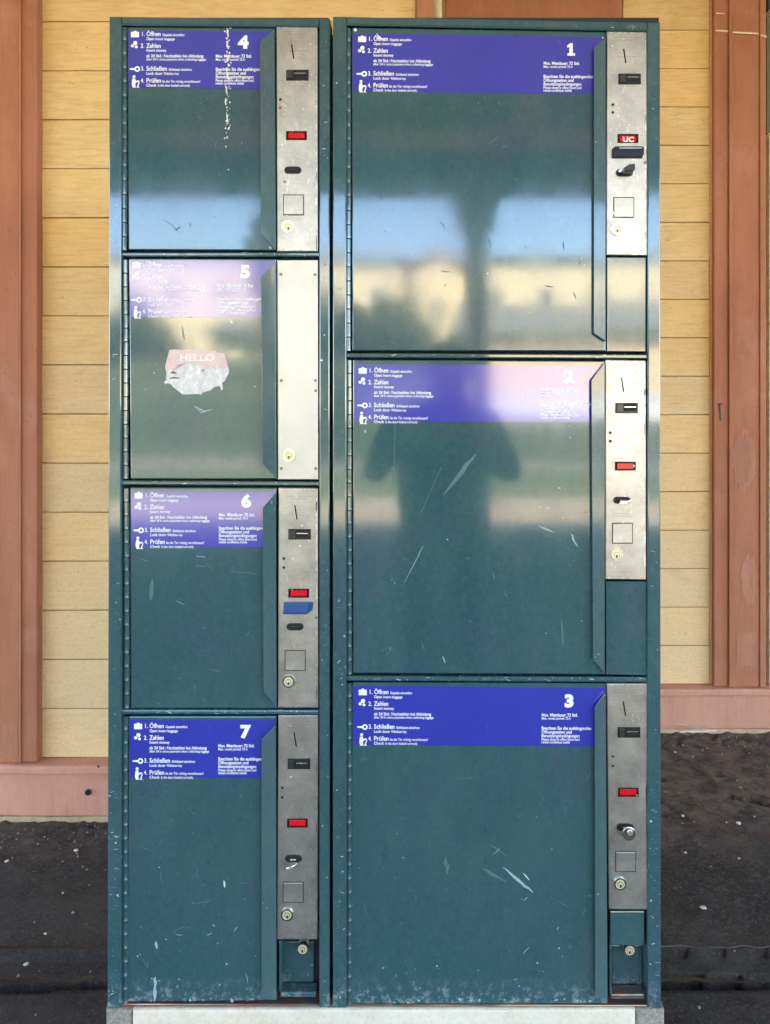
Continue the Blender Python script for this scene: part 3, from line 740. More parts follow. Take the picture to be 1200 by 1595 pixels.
def digit(n):
    bm = bmesh.new()
    if n == '1':
        pts = [(-5.5, 10), (-5.5, 6.2), (-2.6, 6.2), (-2.6, -3.6), (-5.8, -2.6), (-5.8, -6), (-1, -9.6), (2.8, -9.6), (2.8, 6.2), (6.4, 6.2), (6.4, 10)]
        bm.faces.new([bm.verts.new((u(a), 0, u(-b))) for a, b in pts])
    else:
        vs, fs = text_geo(n, u(18) / 0.70, 0.0018)
        x0, x1 = min(v[0] for v in vs), max(v[0] for v in vs); z0, z1 = min(v[1] for v in vs), max(v[1] for v in vs)
        nv = [bm.verts.new(((v[0] - (x0 + x1) / 2) * 1.12, 0, v[1] - (z0 + z1) / 2)) for v in vs]
        for f in fs: bm.faces.new([nv[i] for i in f])
    return as_mesh(bm, 'number')

DOORS = {  # number: door corners tl tr br bl | sticker tl tr br bl | lip left-top, right-top, right-bottom, left-bottom | heading anchor | number centre | hinge x, y0, y1 | cabinet
 '4': dict(q=[(198, 41), (429, 41), (430, 390), (200, 389)], s=[(199.5, 47), (428, 48), (428, 138), (200, 136)], lip=[(405, 64), (427.5, 45), (429.5, 389), (407, 363)], A=(228, 55.5), N=(379, 65), h=(193, 40, 390), c=cabL),
 '5': dict(q=[(201, 402.5), (430.5, 403), (431.5, 746), (203.5, 746)], s=[(201.5, 405), (429, 406), (429, 495), (203, 493)], lip=[(407, 431), (428.5, 408), (430.5, 745), (408.5, 721)], A=(231, 415.5), N=(382, 423), h=(195, 403, 746), c=cabL),
 '6': dict(q=[(203, 759), (431, 759.5), (431.5, 1104), (203, 1104)], s=[(204, 764), (430, 764.5), (430, 853), (205, 851)], lip=[(409.5, 791), (429.5, 768), (430.5, 1101), (410.5, 1077)], A=(234, 774.5), N=(384, 780), h=(196.5, 759, 1104), c=cabL),
 '7': dict(q=[(201, 1116), (430.5, 1116), (431, 1559), (198, 1561)], s=[(202.5, 1121), (429, 1121), (429, 1213), (202.5, 1211)], lip=[(407.5, 1152), (429.5, 1130), (430.5, 1558), (407.5, 1556)], A=(233, 1134), N=(383, 1140), h=(195, 1115, 1563), c=cabL),
 '1': dict(q=[(548, 42), (944.5, 48), (944, 547), (549, 546)], s=[(548.8, 51.5), (943, 57), (943, 146), (549.5, 142)], lip=[(926, 73), (944, 57), (943.5, 531), (925.5, 519)], A=(582, 63), N=(890, 76), h=(542.5, 42, 547), c=cabR),
 '2': dict(q=[(550, 560), (943, 562), (943, 1050.5), (550, 1049)], s=[(552, 567), (940, 569), (940, 657.5), (552, 656)], lip=[(921.5, 592), (942, 565), (942.5, 1049), (924.5, 1027)], A=(583, 580), N=(886, 586), h=(544, 559, 1051), c=cabR),
 '3': dict(q=[(549, 1063), (945, 1065), (947, 1564), (546, 1564)], s=[(550, 1068), (943, 1072), (943, 1163), (550, 1160)], lip=[(927, 1102), (944, 1082), (947, 1557), (928, 1555)], A=(583, 1081), N=(887, 1092), h=(544, 1063, 1566), c=cabR),
}
TILT = {'4': (-0.10, 0.0), '5': (0.1, 0.25), '6': (0.25, -0.1), '7': (0, 0.1), '1': (-0.15, 0.05), '2': (0.1, -0.1), '3': (0.0, 0.1)}
DO = {}
for num, d in DOORS.items():
    root = d['c']; o = root.location
    # door leaf: folded sheet with rounded edges
    bm = bmesh.new(); add_px(bm, [d['q'][3], d['q'][2], d['q'][1], d['q'][0]], 0.0, 0.020, 0, 0.0020)
    door = mesh_obj('door', bm, 'paint', root, o); DO[num] = door
    door['label'] = 'locker door numbered ' + num + (' with torn HELLO sticker' if num == '5' else '')
    # pull lip standing off along the lock side
    l = d['lip']; bm = bmesh.new()
    yr_ = -0.0068 if num in '4567' else -0.0098
    ylip = [-0.011, yr_, yr_, -0.011]
    pts = [P(l[3][0], l[3][1], -0.011), P(l[2][0], l[2][1], yr_), P(l[1][0], l[1][1], yr_), P(l[0][0], l[0][1], -0.011)]
    add_prism(bm, [(p.x, p.z) for p in pts], [-0.011, yr_, yr_, -0.011], [-0.0095, -0.0010, -0.0010, -0.0095], 0, 0.0005)
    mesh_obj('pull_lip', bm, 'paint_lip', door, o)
    # instruction sticker and print
    bm = bmesh.new(); add_px(bm, [d['s'][3], d['s'][2], d['s'][1], d['s'][0]], -0.0005, -0.0001)
    mesh_obj('info_sticker', bm, 'sticker', door, o)
    for me, nm, (ax, ay) in ((LB, 'lettering', d['A']), (IC, 'pictograms', d['A']), (RB, 'lettering', (d['N'][0] - 43, d['N'][1] + 24))):
        ob = bpy.data.objects.new(nm, me); link(ob, door); ob['kind'] = 'stuff'; ob.location = P(ax, ay, -0.0009) - o
        ob.rotation_euler = (0, R(0.35) if num in '123' else R(0.15), 0)
    ob = bpy.data.objects.new('number', digit(num)); link(ob, door); ob.location = P(*d['N'], -0.0009) - o
    # hinge knuckles
    hx, h0, h1 = d['h']; z1 = P(hx, h0 + 1, 0).z; z0 = P(hx, h1, 0).z; k = 0
    n = int(round((z1 - z0) / KN)); stp = (z1 - z0) / n
    for k in range(n):
        ob = bpy.data.objects.new('hinge_knuckle', kme); link(ob, door)
        ob.location = Vector((P(hx, 0, 0).x + random.uniform(-.0003, .0003), 0.0035, z0 + k * stp)) - o; ob.scale = (0.92, 1, stp / KN)
    # tiny tilt of the leaf so that no two doors mirror quite the same strip of street
    p_ = P((d['q'][0][0] + d['q'][1][0]) / 2, (d['q'][0][1] + d['q'][2][1]) / 2) - o
    rx, rz = TILT[num]
    Mt = Matrix.Translation(p_) @ Matrix.Rotation(R(rx), 4, 'X') @ Matrix.Rotation(R(rz), 4, 'Z') @ Matrix.Translation(-p_)
    door.matrix_basis = Mt

# control panels
PANELS = {
 '4': dict(q=[(430.5, 40), (495, 40), (495.5, 391.5), (431.5, 391.5)], slot=(456, 80), ret=(463.5, 117), leds=[(437, 155), (437, 168)], disp=(462, 211), key=(456.5, 265), sq=(457.5, 319), lock=(449, 353), screws=[(443.5, 283)]),
 '6': dict(q=[(434, 759.5), (495.5, 760), (496, 1103), (433, 1103)], slot=(461, 798), ret=(467, 832), leds=[(442.5, 870), (442.5, 884)], disp=(465.5, 924), key=(460, 976), sq=(460, 1029), lock=(450, 1061), screws=[(493, 962)], shut=(464, 947, 'blue_plastic')),
 '7': dict(q=[(433.5, 1114.5), (496, 1114.5), (494.5, 1464), (431.5, 1464)], slot=(460, 1152), ret=(466, 1189.5), leds=[(440, 1227), (440, 1242)], disp=(463.5, 1282), key=(457.5, 1337), sq=(457, 1390), lock=(447.5, 1424), screws=[]),
 '1': dict(q=[(946, 48), (1008.5, 49), (1009, 398), (945, 397)], slot=(973.5, 87), ret=(981, 123), leds=[(955, 163), (955, 175)], disp=(978.5, 215.5), key=(973, 269), sq=(972, 323), lock=(962, 357), screws=[(1005, 253)], shut=(979.5, 236, 'navy')),
 '2': dict(q=[(943.5, 560), (1007, 561), (1007.5, 903.5), (943.5, 902.5)], slot=(970, 599), ret=(976.5, 635.5), leds=[(951, 674), (951, 687)], disp=(974.5, 726), key=(969, 779), sq=(970, 830.5), lock=(961, 863), screws=[]),
 '3': dict(q=[(946, 1065), (1009, 1065), (1011, 1417.5), (949, 1417)], slot=(973, 1104), ret=(980, 1140.5), leds=[(955, 1178), (955, 1193)], disp=(979, 1234), key=(974, 1288), sq=(975, 1342), lock=(966, 1376), screws=[]),
}
PAN = {}
YP = -0.0030
for num, d in PANELS.items():
    root = DOORS[num]['c']; o = root.location
    bm = bmesh.new(); add_px(bm, [d['q'][3], d['q'][2], d['q'][1], d['q'][0]], YP, 0.022, 0, 0.0016)
    pn = mesh_obj('control_panel', bm, 'steel', root, o); PAN[num] = pn
    pn['label'] = 'steel coin control panel of locker ' + num
    scr_place('coin_slot', SLOT, pn, *d['slot'], YP, o, R(9 if num in '3746' else 8) * -1)
    scr_place('coin_return', RET, pn, *d['ret'], YP, o)
    for i, l in enumerate(d['leds']): scr_place('lamp', REDLED if (num == '4' and i == 1) else LED, pn, *l, YP, o)
    scr_place('display', DISP, pn, *d['disp'], YP, o)
    scr_place('key_slot', KEYH, pn, *d['key'], YP, o)
    scr_place('cover_plate', SQ, pn, *d['sq'], YP, o)
    scr_place('lock_cylinder', LOCK, pn, *d['lock'], YP, o, R(random.uniform(-14, 14)))
    for s in d['screws']: scr_place('screw', SCREW, pn, *s, YP, o, random.random())
    if 'shut' in d:
        cx, cy, m_ = d['shut']; bm = bmesh.new()
        if m_ == 'blue_plastic':   # wedge-shaped blue shutter
            add_px(bm, [(cx - 23, cy + 8), (cx + 15, cy + 8), (cx + 18, cy - 8), (cx - 22, cy - 8)], -0.012, YP + 0.001, 0, 0.001)
            add_px(bm, [(cx + 15.6, cy + 8), (cx + 22, cy + 4.5), (cx + 23.5, cy - 7), (cx + 18.6, cy - 8)], [-0.0118, -0.006, -0.006, -0.0118], YP + 0.001, 0, 0.0006)
            add_px(bm, [(cx - 23, cy + 10), (cx + 15, cy + 10), (cx + 15, cy + 8.4), (cx - 23, cy + 8.4)], -0.010, YP + 0.001, 0)
        else:                      # dark hooded recess
            add_px(bm, [(cx - 25, cy + 9), (cx + 22, cy + 9), (cx + 24.5, cy + 4), (cx + 24.5, cy - 7), (cx + 21, cy - 9), (cx - 20, cy - 9), (cx - 25, cy - 5)], -0.008, YP + 0.001, 0, 0.0016)
            add_px(bm, [(cx - 15, cy - 4.6), (cx + 21, cy - 4.6), (cx + 21, cy - 7), (cx - 14, cy - 7)], -0.0094, -0.0075, 1, 0.0006)
        mesh_obj('shutter', bm, [m_, 'chrome'] if m_ == 'navy' else m_, pn, o)
# lit segments on display 1, faint coin prints on panel 2
bm = bmesh.new(); q = P(970.5, 220.5, YP - 0.0012); add_text(bm, 'UC', q.x, q.z, q.y, 0.0122, 0.0004, u(17))
mesh_obj('display_text', bm, 'led_text', PAN['1'], cabR.location)
bm = bmesh.new()
for a, b, r in ((988, 581, 4.5), (986, 597, 4), (985, 611, 4.5)):
    q = P(a, b, YP); add_ring(bm, (q.x, q.z), u(r - 0.8), u(r), YP - 0.0004, YP + 0.0004, 20)
for a0, a1, b in ((955, 995, 567), (958, 993, 571), (958, 966, 674), (958, 966, 687), (958, 975, 714), (955, 980, 800), (955, 982, 804), (952, 985, 891), (958, 992, 620)):
    add_stroke(bm, [(a0, b), (a1, b)], 0.8, YP - 0.0003)
tag(mesh_obj('print', bm, 'engrave', PAN['2'], cabR.location), kind='stuff')
for num, (a0, a1, b) in {'4': (440, 486, 49), '6': (445, 486, 773), '1': (955, 1000, 58), '7': (444, 486, 1124), '3': (956, 1000, 1075)}.items():
    bm = bmesh.new()
    for k in range(2): add_stroke(bm, [(a0, b + 4 * k), (a1 - 6 * k, b + 4 * k)], 0.7, YP - 0.0003)
    for dy in (26, 60): add_stroke(bm, [(a0 + 8, b + 4 + dy), (a1 - 4, b + 4 + dy)], 0.7, YP - 0.0003)
    tag(mesh_obj('print', bm, 'engrave', PAN[num], DOORS[num]['c'].location), kind='stuff')

# blank aluminium plate beside door 5
o = cabL.location; bm = bmesh.new(); add_px(bm, [(433, 747), (496, 747), (495.5, 404.5), (432, 404.5)], YP, 0.022, 0, 0.0012)
pl = mesh_obj('cover_plate', bm, 'alu', cabL, o); pl['label'] = 'blank cream aluminium plate with one lock beside door 5'
for s in ((438, 427), (491, 427.5), (438.5, 592.5), (491.5, 592.5), (492, 608.5), (438.5, 729.5), (492, 729.5)): scr_place('screw', SCREW, pl, *s, YP, o, random.random() * 3)
scr_place('lock_cylinder', LOCK, pl, 451, 709, YP, o, 0.2)

# teal filler plates and the recesses at the foot
o = cabR.location
bm = bmesh.new(); add_px(bm, [(946, 547.5), (1006.5, 548), (1007, 400.5), (945.5, 400)], -0.0008, 0.02, 0, 0.0014); mesh_obj('filler_plate', bm, 'paint', cabR, o)
bm = bmesh.new(); add_px(bm, [(944.5, 1050.5), (1008.5, 1052), (1008, 906), (944, 905.5)], -0.0008, 0.02, 0, 0.0014); mesh_obj('filler_plate', bm, 'paint', cabR, o)
def recess(root, x0, x1, yt, ymid, yb_, lx, ly, open_right):
    o = root.location
    bm = bmesh.new(); add_px(bm, [(x0, yb_ - 9), (x1, yb_ - 9), (x1, ymid), (x0, ymid)], 0.0245, 0.030, 0, 0.001); mesh_obj('recess_back', bm, 'paint', root, o)
    if ymid > yt + 3:
        bm = bmesh.new(); add_px(bm, [(x0 - 3, ymid), (x1 + 3, ymid), (x1 + 3, yt), (x0 - 3, yt)], -0.0008, 0.011, 0, 0.0012); mesh_obj('filler_plate', bm, 'paint', root, o)
    bm = bmesh.new(); add_px(bm, [(x0 - 2, yb_ + 1), (x1 + 3, yb_ + 1), (x1 + 3, yb_ - 7), (x0 - 2, yb_ - 7)], -0.002, 0.02, 0, 0.002); mesh_obj('recess_sill', bm, 'paint_rust' if open_right else 'paint', root, o)
    bm = bmesh.new(); add_px(bm, [(x0 - 4, yb_ - 8), (x0 - 0.5, yb_ - 8), (x0 - 0.5, ymid), (x0 - 4, ymid)], -0.001, 0.02, 0, 0.0008); mesh_obj('recess_side', bm, 'paint', root, o)
    lk = bpy.data.objects.new('lock_cylinder', LOCK); link(lk, root); lk.location = P(lx, ly, 0.009) - o; lk.rotation_euler = (0, 0.25, 0)
    bm = bmesh.new(); q = P(lx, ly, 0.009); add_cyl(bm, (q.x, q.z), 0.0095, 0.0102, 0.0250, 16); mesh_obj('lock_barrel', bm, 'brass', root, o)
recess(cabL, 439, 489, 1466, 1467, 1553, 472, 1477, False)
recess(cabR, 954, 1001, 1420, 1473, 1556, 981, 1479, True)

rs0 = random.Random(5)
# HELLO sticker, torn
o = cabL.location
tp = [(264, 545), (270, 544.3), (300, 545.3), (336, 546.5), (338, 549), (350, 550.5), (353, 560), (356, 572), (357.5, 579), (353, 588), (350, 594), (346.5, 596), (347.5, 606), (345, 608), (342, 601), (334, 603), (329, 607.5), (325, 605.5), (316, 609), (313, 606), (311, 608.5), (315.5, 615), (310, 613.5), (300, 614), (285, 614.3), (279, 610), (274, 606), (270, 603), (266, 598), (260, 597), (258, 599), (255.5, 595), (261, 592.5), (263, 588), (259.5, 583), (258, 573), (257.5, 570), (260, 560)]
bm = bmesh.new(); bm.faces.new([bm.verts.new(P(a, b, -0.0006 - (rs0.random() * 0.0007 if b > 584 else 0))) for a, b in tp]); bmesh.ops.triangulate(bm, faces=bm.faces)
st = mesh_obj('torn_sticker', bm, 'paper', DO['5'], o); st['label'] = 'torn pink and white HELLO sticker'
up = [(264, 545.3), (270, 544.6), (300, 545.6), (335.5, 546.8), (337, 549.5), (350, 551), (353, 560), (354, 572), (340, 574), (330, 570), (318, 575), (311, 571), (300, 564), (288, 566), (276, 568), (273, 575), (259.5, 577), (258.5, 571), (260.5, 560)]
bm = bmesh.new(); bm.faces.new([bm.verts.new(P(a, b, -0.0016)) for a, b in up]); bmesh.ops.triangulate(bm, faces=bm.faces)
mesh_obj('sticker_header', bm, 'pink', DO['5'], o)
bm = bmesh.new(); q = P(280, 562, -0.0019); add_text(bm, 'HELLO', q.x, q.z, q.y, u(10.5) / 0.70, 0.0005, u(53)); mesh_obj('sticker_text', bm, 'pink_text', DO['5'], o)
bm = bmesh.new(); add_stroke(bm, [(265.5, 581), (270, 579.5), (275, 581.5)], [2, 4, 1.5], -0.0018); add_stroke(bm, [(264, 589), (271, 588.3), (280, 589)], [1.5, 2.5, 1.5], -0.0018); add_blob(bm, 316, 577, 1.6, -0.0018)
tag(mesh_obj('ink_marks', bm, 'leaf_litter', DO['5'], o), kind='stuff')

# keys left in their locks
def key(root_px, label, build, mats, yk=YP):
    q = P(*root_px, yk); t_ = thing('locker_key', q, label, 'key', 'keys in the locker panels')
    bm = bmesh.new(); build(bm); mesh_obj('key_head', bm, mats, t_, smooth=False)
    bm = bmesh.new(); add_box(bm, -0.005, 0.005, -0.006, 0.002, -0.0012, 0.0012, 0, 0.0004); mesh_obj('key_blade', bm, 'chrome', t_)
def k1(bm):
    add_prism(bm, [(-0.006, -0.006), (0.009, -0.0055), (0.0125, -0.002), (0.012, 0.008), (0.002, 0.0065), (-0.006, 0.0015)], -0.024, -0.004, 0, 0.0016)
    add_cyl(bm, (-0.009, 0.0), 0.004, -0.0088, -0.002, 14, 1, bev=0.001)
key((973.5, 268), 'black plastic key stuck in the lock of locker 1', k1, ['black', 'chrome'])
def k2(bm):
    add_prism(bm, [(-0.010, -0.0042), (0.004, -0.0050), (0.013, 0.0008), (0.012, 0.0036), (0.003, -0.0005), (-0.008, -0.0016)], -0.012, -0.004, 0, 0.001)
key((970, 780), 'small silver key stub in the lock of locker 2', k2, ['chrome'])
def k3(bm):
    add_cyl(bm, (0.003, -0.0060), 0.0118, -0.0150, -0.0125, 26, 0, bev=0.0008); add_cyl(bm, (0.005, -0.0035), 0.0050, -0.0165, -0.0151, 18, 1, bev=0.0006)
key((974, 1287), 'round silver key tag hanging from locker 3', k3, ['chrome', 'steel_edge'])
def k7(bm):
    c_ = bmesh.new(); add_cyl(c_, (0, 0), 0.0122, -0.0010, 0.0010, 26, 0, bev=0.0006); add_ring(c_, (0, 0), 0.0062, 0.0070, -0.0016, -0.0009, 24, 1)
    bmesh.ops.transform(c_, matrix=Matrix.Translation((-0.002, -0.013, -0.0085)) @ Matrix.Rotation(R(-28), 4, 'Y') @ Matrix.Rotation(R(60), 4, 'X'), verts=c_.verts)
    me = bpy.data.meshes.new('tmp'); c_.to_mesh(me); c_.free(); bm.from_mesh(me); bpy.data.meshes.remove(me)
key((457.5, 1337), 'round bright key tag tilted out of locker 7', k7, ['chrome', 'engrave'])

# ------------------------------------------------------------------ marks of use on doors, panels and frames
rs = random.Random(11)
def marks(num, strokes, blobs, y=-0.00045):
    if num in '41': y = -0.0013
    for mat in sorted(set([s[2] for s in strokes] + [b[3] for b in blobs])):
        bm = bmesh.new()
        for pts, w, m_ in strokes:
            if m_ == mat: add_stroke(bm, pts, w, y)
        for a, b, r, m_ in blobs:
            if m_ == mat: add_blob(bm, a, b, r, y)
        tag(mesh_obj('scratch_marks', bm, mat, DO[num], DOORS[num]['c'].location), kind='stuff')
def jag(p0, p1, n=7, j=1.0):
    return [(p0[0] + (p1[0] - p0[0]) * i / n + rs.uniform(-j, j), p0[1] + (p1[1] - p0[1]) * i / n + rs.uniform(-j, j)) for i in range(n + 1)]
def specks(x0, y0, x1, y1, n, mats=('scuff', 'scuff_faint', 'scuff_faint'), rmax=1.6):
    return [(rs.uniform(x0, x1), rs.uniform(y0, y1), 0.4 + rs.random() ** 3 * rmax, rs.choice(mats)) for _ in range(int(n * .6))]
def hairs(x0, y0, x1, y1, n, mat='scuff_faint', lmax=26):
    r_ = []
    for _ in range(int(n * .45)):
        a, b = rs.uniform(x0, x1), rs.uniform(y0, y1); an = rs.uniform(0, math.pi); l = 5 + rs.random() ** 2 * lmax
        c_ = rs.uniform(-0.5, 0.5)
        pts = [(a + math.cos(an + c_ * k / 4) * l * k / 4, b + math.sin(an + c_ * k / 4) * l * k / 4) for k in range(5)]
        pts = [(min(max(p[0], x0), x1), min(max(p[1], y0), y1)) for p in pts]
        r_.append((pts, [0.3, 0.9, 1.1, 0.8, 0.2], mat))
    return r_
marks('3', [(jag((784, 1351), (830, 1390), 8, .8), [0.5, 2, 3, 4, 4.5, 4, 4, 3, 1], 'scuff'), (jag((762, 1316), (791, 1333), 6, .8), [.5, 2, 2.4, 2, 1.6, 1.4, .6], 'scuff_faint'),
            (jag((752, 1353), (788, 1374), 6, 1.2), [1, 4, 5, 5, 4, 3, 1], 'scuff_faint'), (jag((693, 1335), (698, 1362), 6, 1.4), [1, 4, 6, 6, 5, 3, 1], 'scuff_faint'),
            (jag((815, 1360), (826, 1372), 3, .4), [.5, 1.5, 1.5, .5], 'scuff_white')]
      + hairs(560, 1175, 920, 1540, 46) + hairs(560, 1300, 920, 1550, 14, 'scuff', 12),
      specks(556, 1170, 920, 1555, 70) + specks(580, 1480, 900, 1560, 60, ('scuff', 'scuff_faint')) + [(rs.gauss(735, 85), 1557 + rs.random() * 5, 1 + rs.random() * 2.4, rs.choice(('scuff', 'scuff_faint'))) for _ in range(30)])
marks('2', [(jag((688, 728), (655, 800), 7, .5), .8, 'scuff_faint'), (jag((660, 850), (630, 908), 7, .6), [.3, .8, 1, 1, .8, .7, .5, .3], 'scuff'), (jag((742, 706), (690, 772), 7, 1), [1, 4, 6, 7, 6, 5, 3, 1], 'scuff_faint'),
            (jag((837, 818), (863, 829), 4, .6), [.5, 2, 3, 2, .5], 'scuff'), (jag((890, 830), (900, 852), 5, 1), [1, 2.5, 3, 2, 1.5, .5], 'scuff'), (jag((616, 660), (613, 760), 6, .3), .7, 'scuff_faint'), (jag((875, 965), (878, 1005), 4, .4), [1, 2, 2, 2, 1], 'scuff_faint'),
            (jag((690, 1022), (694, 1033), 3, .4), [.6, 2, 2, .6], 'scuff')] + hairs(560, 670, 915, 1040, 26), specks(556, 665, 915, 1045, 55) + [(569, 672, 3, 'scuff')])
marks('1', [(jag((586, 52), (598, 64), 4, 1.4), [1, 2, 2, 1, .4], 'scuff_white')] + hairs(560, 150, 915, 540, 24, 'scuff_faint', 18) + hairs(560, 330, 915, 520, 16, 'scuff_dark', 12),
      specks(556, 150, 915, 540, 44) + specks(556, 380, 915, 520, 40, ('scuff_dark',), 1.2) + [(554, 46, 3.2, 'scuff_white'), (940, 58, 1.6, 'scuff_white')])
marks('4', [(jag((353 + 2 * math.sin(k), 42 + k * 22), (354 + 2 * math.cos(k * 2), 42 + k * 22 + rs.uniform(7, 18)), 5, .9), [.4, 1.4, 2.6, 1.8, 2.2, .3], 'scuff_white') for k in range(7)] + hairs(210, 150, 400, 380, 14),
      [(355 + rs.gauss(0, 2.2), 42 + rs.random() ** 1.1 * 175, .6 + rs.random() ** 2 * 1.7, 'scuff_white') for _ in range(85)] + [(352, 228, 1.6, 'scuff_white'), (356, 264, 1.8, 'scuff_white')] + specks(206, 145, 400, 385, 22) + [(421, 386, 3.2, 'scuff')])
marks('5', [([(302, 632), (310, 636), (318, 641), (332, 637)], [.5, 1.6, 2.6, .5], 'scuff'), ([(303, 633), (314, 643), (322, 640)], [.5, 1.2, .5], 'scuff'), (jag((284, 508), (287, 530), 4, .5), [.5, 1.5, 2, 1.5, .5], 'scuff_faint'),
            ([(212, 460), (221, 454), (226, 452), (240, 453), (244, 458)], [1.2, .8, 1.2, .8, 1.4], 'scuff_dark'), ([(222, 461), (228, 453)], .8, 'scuff_dark'), (jag((358, 498), (363, 504), 3, .6), [1, 3, 3, .6], 'scuff_white')] + hairs(210, 500, 400, 740, 20), specks(206, 500, 400, 742, 36))
marks('6', [(jag((237, 903), (235, 935), 5, .4), [2, 5, 6, 6, 5, 2], 'scuff_faint'), (jag((273, 936), (288, 942), 4, .6), [.5, 2.5, 3, 2.5, .5], 'scuff_faint'), (jag((306, 866), (320, 868), 4, .6), 1, 'scuff'), (jag((305, 880), (320, 883), 3, .5), 1, 'scuff_faint'), (jag((360, 890), (400, 894), 5, .6), 1.0, 'scuff_faint')] + hairs(212, 860, 402, 1095, 18), specks(208, 858, 402, 1098, 34))
marks('7', [(jag((242, 1521), (241, 1561), 8, .8), [1, 4, 5, 3, 4, 6, 5, 3, 1], 'scuff'), (jag((243, 1466), (244, 1478), 4, .8), [1, 4, 5, 4, 1], 'scuff'), (jag((349, 1372), (350, 1383), 3, .5), [1, 3, 3, 1], 'scuff_white')] + hairs(210, 1220, 400, 1550, 42) + hairs(230, 1440, 395, 1550, 14, 'scuff', 14),
      specks(206, 1220, 400, 1555, 64) + specks(210, 1440, 398, 1558, 50, ('scuff', 'scuff_faint')) + [(rs.uniform(205, 400), 1556 + rs.random() * 4, 1 + rs.random() * 2, rs.choice(('scuff', 'scuff_faint'))) for _ in range(16)])
def frame_marks(root, boxes, y=-0.0076):
    for mat, k in (('scuff', .55), ('scuff_faint', 1.6), ('scuff_white', .3)):
        bm = bmesh.new()
        for x0, y0, x1, y1, n in boxes:
            for _ in range(int(n * k)):
                a, b = rs.uniform(x0, x1), rs.uniform(y0, y1)
                if rs.random() < .45: add_blob(bm, a, b, .5 + rs.random() ** 2 * 1.8, y)
                else:
                    an = rs.uniform(-.5, .5); l = 2 + rs.random() * 8
                    l = min(l, x1 - a + 1) if x1 - x0 < 30 else l
                    add_stroke(bm, [(a, b), (a + l / 2 * math.cos(an), b + l / 2 * math.sin(an)), (a + l * math.cos(an), b + l * math.sin(an))], [.3, 1, .2], y)
        tag(mesh_obj('scratch_marks', bm, mat, root, root.location), kind='stuff')
frame_marks(cabL, [(172, 40, 186, 1200, 16), (170, 1200, 186, 1565, 26), (500, 60, 511, 1565, 24)])
frame_marks(cabR, [(522, 60, 537, 1200, 12), (522, 1200, 537, 1565, 18), (1012, 60, 1026, 1200, 14), (1012, 1200, 1028, 1565, 24), (950, 36, 1024, 44, 5)])
frame_marks(cabL, [(205, 394.5, 480, 397, 9), (205, 751, 480, 754, 9), (205, 1108, 480, 1111, 14)], -0.0049)
frame_marks(cabR, [(555, 552, 1000, 555, 10), (555, 1056, 1000, 1059, 20)], -0.0049)
# bright worn arrises of the steel plates, scratches and glue spots
for num, d in PANELS.items():
    root = DOORS[num]['c']; bm = bmesh.new(); q = d['q']
    for a, b in ((q[1], q[2]), (q[2], q[3]), (q[0], q[1])):
        for k in range(26):
            t0 = rs.random(); t1 = min(1, t0 + rs.random() * .06)
            A = (a[0] + (b[0] - a[0]) * t0, a[1] + (b[1] - a[1]) * t0); B = (a[0] + (b[0] - a[0]) * t1, a[1] + (b[1] - a[1]) * t1)
            cx, cy = (q[0][0] + q[2][0]) / 2, (q[0][1] + q[2][1]) / 2
            sh = lambda p_: (p_[0] + (2.4 if p_[0] < cx else -2.4), p_[1] + (2.4 if p_[1] < cy else -2.4)) if a in (q[2], q[0]) else (p_[0] - 2.4, p_[1])
            add_stroke(bm, [sh(A), sh(B)], .6 + rs.random() * 1.2, YP - 0.0003)
    for k in range(34):
        a, b = rs.uniform(q[0][0] + 5, q[1][0] - 5), rs.uniform(q[0][1] + 8, q[2][1] - 8)
        if rs.random() < .6: add_blob(bm, a, b, .5 + rs.random() ** 2 * 1.5, YP - 0.0003)
        else: add_stroke(bm, [(a, b), (a + rs.uniform(-4, 4), b + rs.uniform(-12, 12))], .7, YP - 0.0003)
    tag(mesh_obj('wear_marks', bm, 'steel_edge', PAN[num], root.location), kind='stuff')
    bm = bmesh.new()
    for k in range(40 if num in '14' else 14): add_blob(bm, rs.uniform(q[0][0] + 8, q[1][0] - 5), q[0][1] + (q[2][1] - q[0][1]) * min(.95, max(.03, rs.gauss(.4, .17))), .4 + rs.random() ** 3 * 1.8, YP - 0.00035)
    tag(mesh_obj('glue_spots', bm, 'spot', PAN[num], root.location), kind='stuff')

# ------------------------------------------------------------------ litter on the asphalt
def gp(px, py):   # ground point under a survey pixel
    d_ = F * H / (py - PY); return Vector(((px - PX) * d_ / F, d_ - D, 0))
CH = [(118, 1326, .011, 'long pale stone chip on the asphalt near the left plinth'), (10, 1343, .009, 'small white stone chip at the left edge of the asphalt'), (71, 1456, .007, 'tiny white pebble on the asphalt left of the lockers'), (41, 1504, .009, 'white pebble on the old kerb line left of the lockers'), (98, 1393, .006, 'buff gravel crumb midway on the left asphalt'),
      (1052, 1173, .008, 'pale pebble under the white stick on the right'), (1064, 1272, .009, 'white pebble on the right asphalt beside the locker'), (1096, 1416, .012, 'flat grey stone chip on the lower right asphalt'), (1151, 1284, .014, 'broad pale stone chip at the right end of the seam'), (1068, 1330, .006, 'tiny buff pebble low on the right asphalt')]
for i, (a, b, r, lab) in enumerate(CH):
    bm = bmesh.new(); bmesh.ops.create_icosphere(bm, subdivisions=2, radius=r * 0.5)
    for v_ in bm.verts: v_.co = Vector((v_.co.x * 1.3, v_.co.y, v_.co.z * 0.55)) * (1 + 0.35 * noise.noise(v_.co * 130 + Vector((i * 3, 0, 0))))
    ob = mesh_obj('pebble', bm, 'stone_chip'); ob.location = gp(a, b) + Vector((0, 0, 0.003)); ob.rotation_euler = (0, 0, i * 1.3)
    tag(ob, lab, 'pebble', 'stone chips on the asphalt')
bm = bmesh.new(); add_tube(bm, (0, 0, 0), (0.142, 0.004, 0.002), 0.0028, 0.0024, 8)
